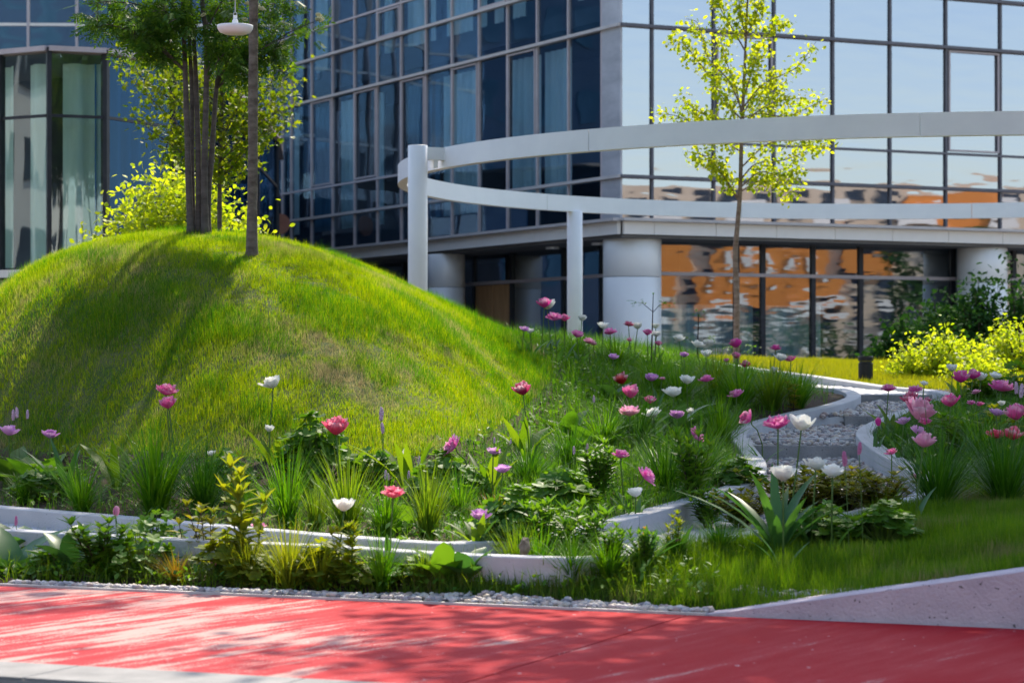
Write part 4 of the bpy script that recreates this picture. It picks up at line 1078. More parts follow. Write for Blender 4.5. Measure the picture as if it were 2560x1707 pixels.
def leafset(name, n, mat, L=(0.7, 1.1), W=(0.12, 0.2), lean=(0.1, 0.6), bend=(0.3, 0.9), seed=0, shape='lance', r=0.04, fold=0.35):
    g = np.random.default_rng(seed); a = np.arange(n) * 2.4 + g.uniform(0, 6)
    mb = MB(); strips(mb, np.stack([r * np.cos(a), r * np.sin(a), np.full(n, -0.02)], -1), a, g.uniform(*L, n), g.uniform(*W, n), g.uniform(*lean, n), g.uniform(*bend, n), 5, shape, fold)
    return mb.mesh(name, M[mat], smooth=True)
STRAP = [leafset('strap_leaf', 13, 'leaf_blue', L=(0.6, 1.1), W=(0.075, 0.115), lean=(0.05, 0.6), seed=k) for k in range(3)] 
STRAP_G = [leafset('strap_leaf', 7, 'tuft_fresh', W=(0.13, 0.2), seed=k + 5) for k in range(3)]
BROAD = [leafset('broad_leaf', 7, 'leaf_blue', L=(0.6, 1.0), W=(0.26, 0.40), lean=(0.2, 0.8), bend=(0.3, 1.0), seed=k + 10) for k in range(3)]
BROAD_G = [leafset('broad_leaf', 8, 'leaf_mid', L=(0.6, 1.0), W=(0.26, 0.42), lean=(0.3, 0.9), bend=(0.3, 1.0), seed=k + 20) for k in range(3)]

def leafy_mesh(n_stem, mat, seed, pairs=9, ll=0.22, lw=0.075, spread=0.28, shape='lance', top=True):
    """upright stems with opposite leaves; unit height"""
    g = np.random.default_rng(seed); lv, st = MB(), MB()
    B, A, L, Wd, Ln = [], [], [], [], []
    for i in range(n_stem):
        a = g.uniform(0, 6.28); ln = g.uniform(0.0, spread); h = g.uniform(0.65, 1.0)
        t = np.linspace(0, 1, 6)
        p = np.stack([np.cos(a) * (0.05 + ln * t ** 1.3 * h), np.sin(a) * (0.05 + ln * t ** 1.3 * h), h * t - 0.02], -1)
        st.tube(p, np.linspace(0.010, 0.005, 6), 4)
        for k in range(pairs):
            tt = 0.18 + 0.82 * k / (pairs - 1); q = np.array([np.interp(tt, t, p[:, c]) for c in range(3)])
            base_a = g.uniform(0, 0.5) + (k % 2) * PI / 2
            for m_ in range(2 if tt < 0.97 else 5):
                B.append(q); A.append(base_a + (m_ * PI if tt < 0.97 else m_ * 1.256)); s_ = ll * (0.65 + 0.5 * math.sin(PI * min(1, 0.25 + tt * 0.6)))
                L.append(s_ * g.uniform(0.8, 1.15)); Wd.append(lw * g.uniform(0.85, 1.15) * (0.7 + 0.4 * math.sin(PI * tt))); Ln.append(g.uniform(0.75, 1.25) if tt < 0.95 else g.uniform(0.35, 0.8))
    strips(lv, B, A, L, Wd, Ln, g.uniform(0.1, 0.7, len(B)), 3, shape, 0.35)
    return lv.mesh('foliage', M[mat]), st.mesh('stem', M['twig'] if mat != 'leaf_lime' else M['stem'])

def lobed_mesh(n, mat, seed, size=0.16, spread=0.8):
    """mound of lobed leaves held on thin stalks; unit height"""
    g = np.random.default_rng(seed); lv, st = MB(), MB()
    th = np.linspace(0, 2 * PI, 21)[:-1]
    rad = 0.62 + 0.38 * np.abs(np.cos(th * 2.5)) ** 0.8; rad[10] = 0.25
    tv = np.vstack([[[0, 0, 0]], np.stack([rad * np.cos(th), rad * np.sin(th), 0.22 * rad + 0.05 * np.cos(th * 5)], -1)])
    tf = np.array([[0, 1 + k, 1 + (k + 1) % 20] for k in range(20)])
    a = g.uniform(0, 6.28, n); rr = np.sqrt(g.random(n)) * spread * 0.6; hh = (1 - (rr / (spread * 0.75)) ** 2) * g.uniform(0.55, 1.0, n)
    pos = np.stack([rr * np.cos(a), rr * np.sin(a), np.maximum(hh, 0.12)], -1)
    scatter(lv, tv, [tf], pos, rot_from(a + g.normal(0, 0.7, n), g.uniform(0.1, 1.15, n), g.uniform(0, 6.28, n)), g.uniform(0.7, 1.2, n) * size)
    for p in pos: st.tube([[p[0] * 0.15, p[1] * 0.15, -0.02], [p[0] * 0.7, p[1] * 0.7, p[2] * 0.6], p], [0.010, 0.008, 0.006], 3, cap=False)
    return lv.mesh('foliage', M[mat]), st.mesh('stem', M['stem'])
KINDS = {
    'loose': [leafy_mesh(13, 'leaf_mid', k, 9, 0.22, 0.080, 0.36) for k in (1, 2, 3)],
    'lime': [leafy_mesh(7, 'leaf_lime', k, 7, 0.20, 0.085) for k in (4, 5)],
    'gold': [leafy_mesh(26, 'leaf_gold', k, 9, 0.17, 0.075, 0.75) for k in (6, 7)],
    'round': [lobed_mesh(60, 'leaf_mid', k, 0.12) for k in (8, 9)],
    'lobed': [lobed_mesh(95, 'leaf_mid', k, 0.135) for k in (10, 11)],
    'lobed_lime': [lobed_mesh(80, 'leaf_lime', k, 0.13) for k in (12, 13)],
    'twiggy': [leafy_mesh(4, 'leaf_gold', k, 5, 0.20, 0.10, 0.35, 'oval') for k in (14, 15)],
}
_kc = {}
def plant(name, px, py, hpx, kind, label, cat='plant', group=None, wide=1.0):
    p = hit(px, py); h = hpx / FPX * p[1] * 1.18; wide *= 1.4 if kind == 'loose' else 1.2
    if kind == 'gold': h *= 0.72; wide *= 1.5
    root = empty(name, tuple(p), random.uniform(0, 6.28)); root.scale = (h * wide, h * wide, h)
    tag(root, label, cat, group)
    i = _kc.get(kind, 0); _kc[kind] = i + 1
    if kind in KINDS:
        f, s_ = KINDS[kind][i % len(KINDS[kind])]
        put(bpy.data.objects.new('foliage', f), root); put(bpy.data.objects.new('stem', s_), root)
    else:
        ms = {'strap': STRAP, 'strap_green': STRAP_G, 'broad': BROAD, 'broad_green': BROAD_G}[kind]
        put(bpy.data.objects.new('leaves', ms[i % 3]), root)
    return root
GL_ = 'leafy perennials of the beds'
for a in (
    ('leafy_perennial', 25, 1440, 150, 'broad', 'grey-green plant with broad upright leaves at the bottom left corner', 1.2),
    ('leafy_perennial', 70, 1395, 110, 'broad', 'broad grey leaves around the pointed red-tipped leaf at the far left', 1.2),
    ('leafy_perennial', 175, 1440, 190, 'broad', 'plant with one big arching leaf beside the drooping purple tulip', 0.7),
    ('leafy_perennial', 250, 1445, 120, 'loose', 'low green leafy plant in front of the wall, under the closed bud', 1.3),
    ('leafy_perennial', 130, 1445, 60, 'round', 'small round-leaved plant at the path edging, far left', 1.6),
    ('leafy_perennial', 355, 1445, 120, 'round', 'columbine with round leaflets left of the bronze tuft', 1.0),
    ('leafy_perennial', 395, 1400, 110, 'round', 'columbine with rounded leaves rising in front of the wall', 1.0),
    ('leafy_perennial', 520, 1420, 130, 'twiggy', 'dark-stemmed plant with gold leaves right of the bronze tuft', 1.0),
    ('leafy_perennial', 470, 1410, 120, 'twiggy', 'dark-stemmed plant with gold leaves left of the small lilac tulip', 1.0),
    ('leafy_perennial', 625, 1440, 235, 'lime', 'tall yellow-green leafy plant in front of the wall beside a pink tulip', 0.8),
    ('leafy_perennial', 575, 1445, 100, 'lobed_lime', 'sunlit low lime plant left of the yellow-green tuft', 1.3),
    ('leafy_perennial', 640, 1460, 80, 'lobed_lime', 'sunlit lime mound below the tall yellow-green plant', 1.4),
    ('leafy_perennial', 805, 1460, 90, 'lobed_lime', 'sunlit lime mound right of the yellow-green tuft', 1.4),
    ('leafy_perennial', 870, 1462, 130, 'lime', 'sunlit slender lime plant left of the dark-based tuft', 1.0),
    ('leafy_perennial', 905, 1468, 60, 'lobed_lime', 'small sunlit lime plant on the pebbles', 1.5),
    ('leafy_perennial', 1110, 1455, 120, 'broad_green', 'broad-leaved plant with two wide leaves in front of the wall', 1.0),
    ('leafy_perennial', 1170, 1450, 100, 'broad', 'blue-green broad plant right of the wide-leaved one', 1.1),
    ('leafy_perennial', 1195, 1420, 110, 'strap_green', 'spiky green plant against the front wall', 0.8),
    ('leafy_perennial', 1255, 1415, 80, 'lobed', 'dark lobed plant hanging at the wall beside the stone', 1.2),
    ('leafy_perennial', 1040, 1458, 60, 'round', 'small round-leaved plant on the pebbles, left of the wide-leaved plant', 1.6),
    ('leafy_perennial', 95, 1215, 110, 'broad_green', 'broad green plant above the wall under the lilac tulip', 1.2),
    ('leafy_perennial', 30, 1210, 110, 'broad_green', 'broad green plant above the wall at the left edge', 1.2),
    ('leafy_perennial', 100, 1255, 80, 'round', 'round-leaved plant trailing above the wall at the left', 1.4),
    ('leafy_perennial', 165, 1240, 130, 'strap', 'blue-green strap-leaved plant behind the leftmost large tuft', 1.0),
    ('leafy_perennial', 290, 1220, 130, 'strap_green', 'wide strap leaves behind the tallest tuft on its left', 1.0),
    ('leafy_perennial', 560, 1230, 90, 'lobed', 'lobed leaves between the dark and the broad-bladed tuft', 1.2),
    ('leafy_perennial', 785, 1225, 160, 'lobed', 'lobed-leaved plant around the stem of the coral tulip', 0.9),
    ('leafy_perennial', 700, 1215, 170, 'strap_green', 'upright strap leaves left of the coral tulip', 0.7),
    ('leafy_perennial', 820, 1290, 130, 'strap_green', 'broad sunlit blades behind the white cup tulip', 0.8),
    ('leafy_perennial', 1022, 1230, 145, 'strap_green', 'bright fan of wide leaves below the nodding pink tulip', 0.9),
    ('leafy_perennial', 930, 1215, 80, 'lobed', 'lobed leaves around the stalk of the tall lilac bistort', 1.3),
    ('leafy_perennial', 1005, 1330, 110, 'broad_green', 'broad shiny leaves under the coral tulip by the wall', 1.2),
    ('leafy_perennial', 1110, 1260, 110, 'lobed', 'dark lobed plant right of the fan of wide leaves', 1.2),
    ('leafy_perennial', 1150, 1255, 90, 'lobed', 'dark lobed plant left of the two lilac tulips', 1.2),
    ('leafy_perennial', 1220, 1250, 150, 'strap_green', 'yellowish upright leaves below the two lilac tulips', 0.7),
    ('leafy_perennial', 1310, 1150, 120, 'strap_green', 'strap leaves at the foot of the long-stemmed crimson tulip', 1.0),
    ('leafy_perennial', 1480, 1130, 100, 'broad_green', 'large soft leaves at the shaded foot of the mound', 1.3),
    ('leafy_perennial', 1420, 1090, 80, 'broad_green', 'paler soft leaves just above the shaded foot of the mound', 1.3),
    ('leafy_perennial', 1385, 1430, 150, 'loose', 'tall leafy plant in front of the wall, first of the dark shoots', 0.9),
    ('leafy_perennial', 1450, 1435, 140, 'loose', 'tall leafy plant in front of the wall, second of the dark shoots', 0.9),
    ('leafy_perennial', 1530, 1430, 95, 'loose', 'tall leafy plant in front of the wall below a nodding tulip', 0.8),
    ('leafy_perennial', 1290, 1415, 130, 'lobed', 'lobed dark bush in front of the wall behind the first shoots', 1.2),
    ('leafy_perennial', 1610, 1425, 85, 'loose', 'leafy shoots in front of the wall beneath the white tulip', 0.8),
    ('leafy_perennial', 1680, 1395, 95, 'lime', 'lighter leafy shoots in front of the pale wall', 0.8),
    ('leafy_perennial', 1735, 1280, 160, 'loose', 'single upright leafy shoot above the right part of the wall', 0.6),
    ('leafy_perennial', 1495, 1250, 120, 'loose', 'leafy rosette above the wall under the two small spikes', 0.9),
    ('leafy_perennial', 1400, 1290, 110, 'lobed', 'dark lobed plant above the wall at the foot of the bed', 1.3),
    ('leafy_perennial', 1770, 1320, 80, 'loose', 'leafy plant half hiding the right part of the wall', 1.2),
    ('leafy_perennial', 1850, 1320, 110, 'gold', 'gold-tipped bushy plant left of the blue-green tulip leaves', 1.2),
    ('leafy_perennial', 2010, 1290, 130, 'gold', 'gold-tipped low bush below the open white tulip', 1.2),
    ('leafy_perennial', 2110, 1285, 135, 'gold', 'gold-tipped low bush in front of the pebble path', 1.2),
    ('leafy_perennial', 2200, 1285, 120, 'gold', 'gold-tipped low bush at the right end before the dark tuft', 1.2),
    ('leafy_perennial', 1945, 1380, 200, 'strap', 'blue-green fan of tulip leaves under the big white tulip', 1.1),
    ('leafy_perennial', 2130, 1355, 110, 'broad', 'plant with pale oval leaves below the gold-tipped bushes', 1.3),
    ('leafy_perennial', 2210, 1360, 90, 'lobed', 'lobed plant at the edge of the front lawn beside the oval leaves', 1.4),
    ('leafy_perennial', 2060, 1360, 90, 'lobed', 'dark lobed plant under the gold-tipped bushes', 1.5),
    ('leafy_perennial', 1615, 1420, 110, 'strap', 'low dark tulip leaves curling on the front lawn', 1.1),
    ('leafy_perennial', 2420, 1140, 90, 'loose', 'green leafy plant in the right bed below the pink tulips', 1.5),
    ('leafy_perennial', 2500, 1120, 90, 'lime', 'lighter leafy plant in the right bed near the coral tulips', 1.5),
    ('leafy_perennial', 2460, 1020, 70, 'loose', 'dark leafy plant behind the right bed under the magenta tulips', 1.6),
    ('leafy_perennial', 2400, 1010, 70, 'strap_green', 'strap leaves below the doubled magenta tulip', 0.9),
    ('leafy_perennial', 2545, 1010, 90, 'round', 'oval-leaved plant at the right edge by the lilac spikes', 1.2),
    ('leafy_perennial', 2230, 1090, 80, 'strap_green', 'strap leaves inside the right wall bend under the deep pink tulip', 0.9),
    ('leafy_perennial', 1530, 1010, 90, 'broad', 'grey-green leaves below the white tulips of the shaded bed', 1.0),
    ('leafy_perennial', 1690, 1090, 110, 'broad', 'blue-green broad leaves below the lilac tulip of the shaded bed', 1.0),
    ('leafy_perennial', 1850, 1245, 70, 'lobed', 'small lobed plant at the pebble margin', 1.4),
    ('leafy_perennial', 1980, 1030, 60, 'twiggy', 'reddish-leaved plant at the end of the bed by the wall', 1.2)):
    plant(*a[:6], 'plant', GL_, wide=a[6])

# ------------------------------------------------------------------ tulips
def petal_grid(L, W, cup, open_, curl, ruf, g, nu=5, nv=5):
    """one petal growing from the origin along +x, returned as verts, faces, v"""
    u = np.linspace(-1, 1, nu + 1); v = np.linspace(0, 1, nv + 1)
    U, Vv = np.meshgrid(u, v)
    wv = W * (0.30 + 0.70 * np.sin(PI * np.clip(Vv * 0.78 + 0.08, 0, 1)) ** 0.9) * np.where(Vv > 0.86, 0.84 - 0.2 * np.abs(U), 1.0)
    ang = open_ + curl * Vv
    dr = np.cumsum(np.sin(ang), 0) / nv * L; dz = np.cumsum(np.cos(ang), 0) / nv * L
    dr -= dr[0]; dz -= dz[0]
    rad = dr - cup * U ** 2 * wv * np.cos(ang) + ruf * np.sin(U * 5 + g.uniform(0, 6)) * Vv ** 2
    zz = dz + cup * U ** 2 * wv * np.sin(ang) + ruf * (g.normal(0, 0.6, U.shape)) * Vv ** 3
    P_ = np.stack([rad, U * wv, zz], -1).reshape(-1, 3)
    q = [[r * (nu + 1) + c, r * (nu + 1) + c + 1, (r + 1) * (nu + 1) + c + 1, (r + 1) * (nu + 1) + c] for r in range(nv) for c in range(nu)]
    return P_, np.array(q), Vv.ravel()
def flower(layers, mat, seed):
    g = np.random.default_rng(seed); mb = MB()
    for (n, L, W, cup, op, curl, ruf, r0, z0) in layers:
        a0 = g.uniform(0, 6.28)
        for k in range(n):
            V, q, vv = petal_grid(L * g.uniform(0.88, 1.1), W * g.uniform(0.9, 1.1), cup, op + g.normal(0, 0.09), curl + g.normal(0, 0.15), ruf, g)
            V[:, 0] += r0; V[:, 2] += z0
            a = a0 + k * 2 * PI / n + g.normal(0, 0.12); c, s_ = math.cos(a), math.sin(a)
            mb.add(V @ np.array([[c, s_, 0], [-s_, c, 0], [0, 0, 1]]), [q], vv)
    me = mb.mesh('flower_head', M[mat], smooth=True, attr='v')
    co = np.zeros(len(me.vertices) * 3, np.float32); me.vertices.foreach_get('co', co); co = co.reshape(-1, 3)
    wd = max(np.ptp(co[:, 0]), np.ptp(co[:, 1])); co /= wd; me.vertices.foreach_set('co', co.ravel()); me.update()
    return me, float(co[:, 2].max())
FL = {}
#             n  L     W     cup   open  curl  ruf   r0    z0
DOUBLE = [(7, 0.60, 0.22, 0.35, 1.30, -0.90, 0.05, 0.02, 0.00), (8, 0.58, 0.20, 0.45, 1.00, -0.85, 0.055, 0.03, 0.03), (9, 0.52, 0.17, 0.6, 0.68, -0.75, 0.06, 0.04, 0.06), (9, 0.44, 0.14, 0.7, 0.38, -0.5, 0.06, 0.03, 0.09), (8, 0.36, 0.11, 0.8, 0.20, -0.3, 0.05, 0.01, 0.10)]
FLAT = [(8, 0.62, 0.21, 0.30, 1.45, -0.55, 0.055, 0.02, 0.00), (9, 0.55, 0.19, 0.40, 1.15, -0.55, 0.06, 0.03, 0.03), (9, 0.45, 0.15, 0.55, 0.80, -0.5, 0.06, 0.03, 0.06), (9, 0.34, 0.11, 0.7, 0.4, -0.3, 0.05, 0.01, 0.07)]
CUP = [(4, 0.62, 0.23, 0.36, 1.28, -0.95, 0.03, 0.04, 0.00), (4, 0.60, 0.22, 0.40, 1.08, -0.95, 0.03, 0.04, 0.015), (5, 0.50, 0.19, 0.45, 0.80, -0.75, 0.03, 0.02, 0.03), (4, .40, .16, .45, .4, -.4, .02, .0, .04)]
OPEN = [(4, 0.62, 0.28, 0.30, 1.30, -0.55, 0.02, 0.03, 0.00), (4, 0.60, 0.27, 0.35, 1.0, -0.55, 0.02, 0.02, 0.02), (5, 0.50, 0.22, 0.4, 0.65, -0.45, 0.03, 0.02, 0.03), (4, 0.34, 0.14, 0.4, 0.3, -0.2, 0.03, 0.0, 0.03)]
BUD = [(3, 0.70, 0.24, 0.55, 0.55, -0.95, 0.0, 0.03, 0.00), (3, 0.70, 0.23, 0.55, 0.48, -0.90, 0.0, 0.02, 0.01)]
for kd, ly, mt in (('double', DOUBLE, 'petal'), ('flat', FLAT, 'petal'), ('cup', CUP, 'petal_plain'), ('open', OPEN, 'petal_plain'), ('bud', BUD, 'petal_plain'), ('lilac', OPEN, 'petal')):
    FL[kd] = [flower(ly, mt, 30 + k) for k in range(5)]
TLEAF = [leafset('leaf', 1, 'leaf_blue', L=(0.22, 0.26), W=(0.030, 0.042), lean=(0.25, 0.5), bend=(0.3, 0.8), seed=40 + k, r=0.012) for k in range(4)]
COLR = {'pink': (0.86, 0.10, 0.40), 'palepink': (0.88, 0.36, 0.56), 'magenta': (0.74, 0.055, 0.38), 'crimson': (0.60, 0.025, 0.15), 'coral': (0.84, 0.08, 0.19), 'red': (0.36, 0.008, 0.018), 'white': (0.82, 0.82, 0.78), 'lilac': (0.68, 0.34, 0.70), 'mauve': (0.58, 0.24, 0.60), 'purple': (0.22, 0.04, 0.22), 'rose': (0.82, 0.15, 0.52)}
GT = 'tulips of the flower beds'
def tulip(px, py, wpx, kind, colr, L, label, tilt=0.15, nod=False):
    p, hz = stand(px, py + wpx * 0.35, L)
    wd = wpx / FPX * p[1] * 1.22
    root = empty('tulip', tuple(p)); tag(root, label, 'tulip', GT)
    hl = hz - p[2]
    lean = random.uniform(-0.12, 0.12) * hl
    az = random.uniform(0, 6.28)
    if nod: tilt = 0.9; az = random.choice([0.3, 2.8, -1.2])
    fm, fh = random.choice(FL[kind])
    if nod:
        side = random.choice([-1, 1]); b0 = (side * 0.30 * hl, 0.05)
        pts = [(b0[0], b0[1], 0), (b0[0] * 0.95, 0.04, hl * 0.45), (b0[0] * 0.55, 0.02, hl * 0.78), (b0[0] * 0.12, 0, hl * 0.90), (0, 0, hl)]
        az = PI if side > 0 else 0.0
    else:
        b0 = (lean, 0.02); pts = [(lean, 0.02, 0), (lean * 0.8, 0.015, hl * 0.35), (lean * 0.35, 0.006, hl * 0.7), (0, 0, hl)]
    b = MB(); b.tube(pts, np.linspace(0.0056, 0.0044, len(pts)), 6); b.obj('stem', M['stem'], root, smooth=True)
    h = put(bpy.data.objects.new('flower_head', fm), root); h.location = (0, 0, hl - 0.004)
    h.scale = (wd, wd, wd); h.rotation_euler = (Matrix.Rotation(az, 3, 'Z') @ Matrix.Rotation(tilt if nod else random.uniform(0.0, tilt * 2), 3, 'Y') @ Matrix.Rotation(random.uniform(0, 6.28), 3, 'Z')).to_euler()
    c = np.array(COLR[colr]) * random.uniform(0.88, 1.12); h.color = (min(c[0], .9), min(c[1], .9), min(c[2], .9), 1)
    for k in range(random.choice([2, 3])):
        l = put(bpy.data.objects.new('leaf', TLEAF[(k + len(label)) % 4]), root); l.location = (b0[0], b0[1], 0); l.rotation_euler = (0, 0, random.uniform(0, 6.28)); l.scale = (1, 1, random.uniform(0.8, 1.1))
    return root
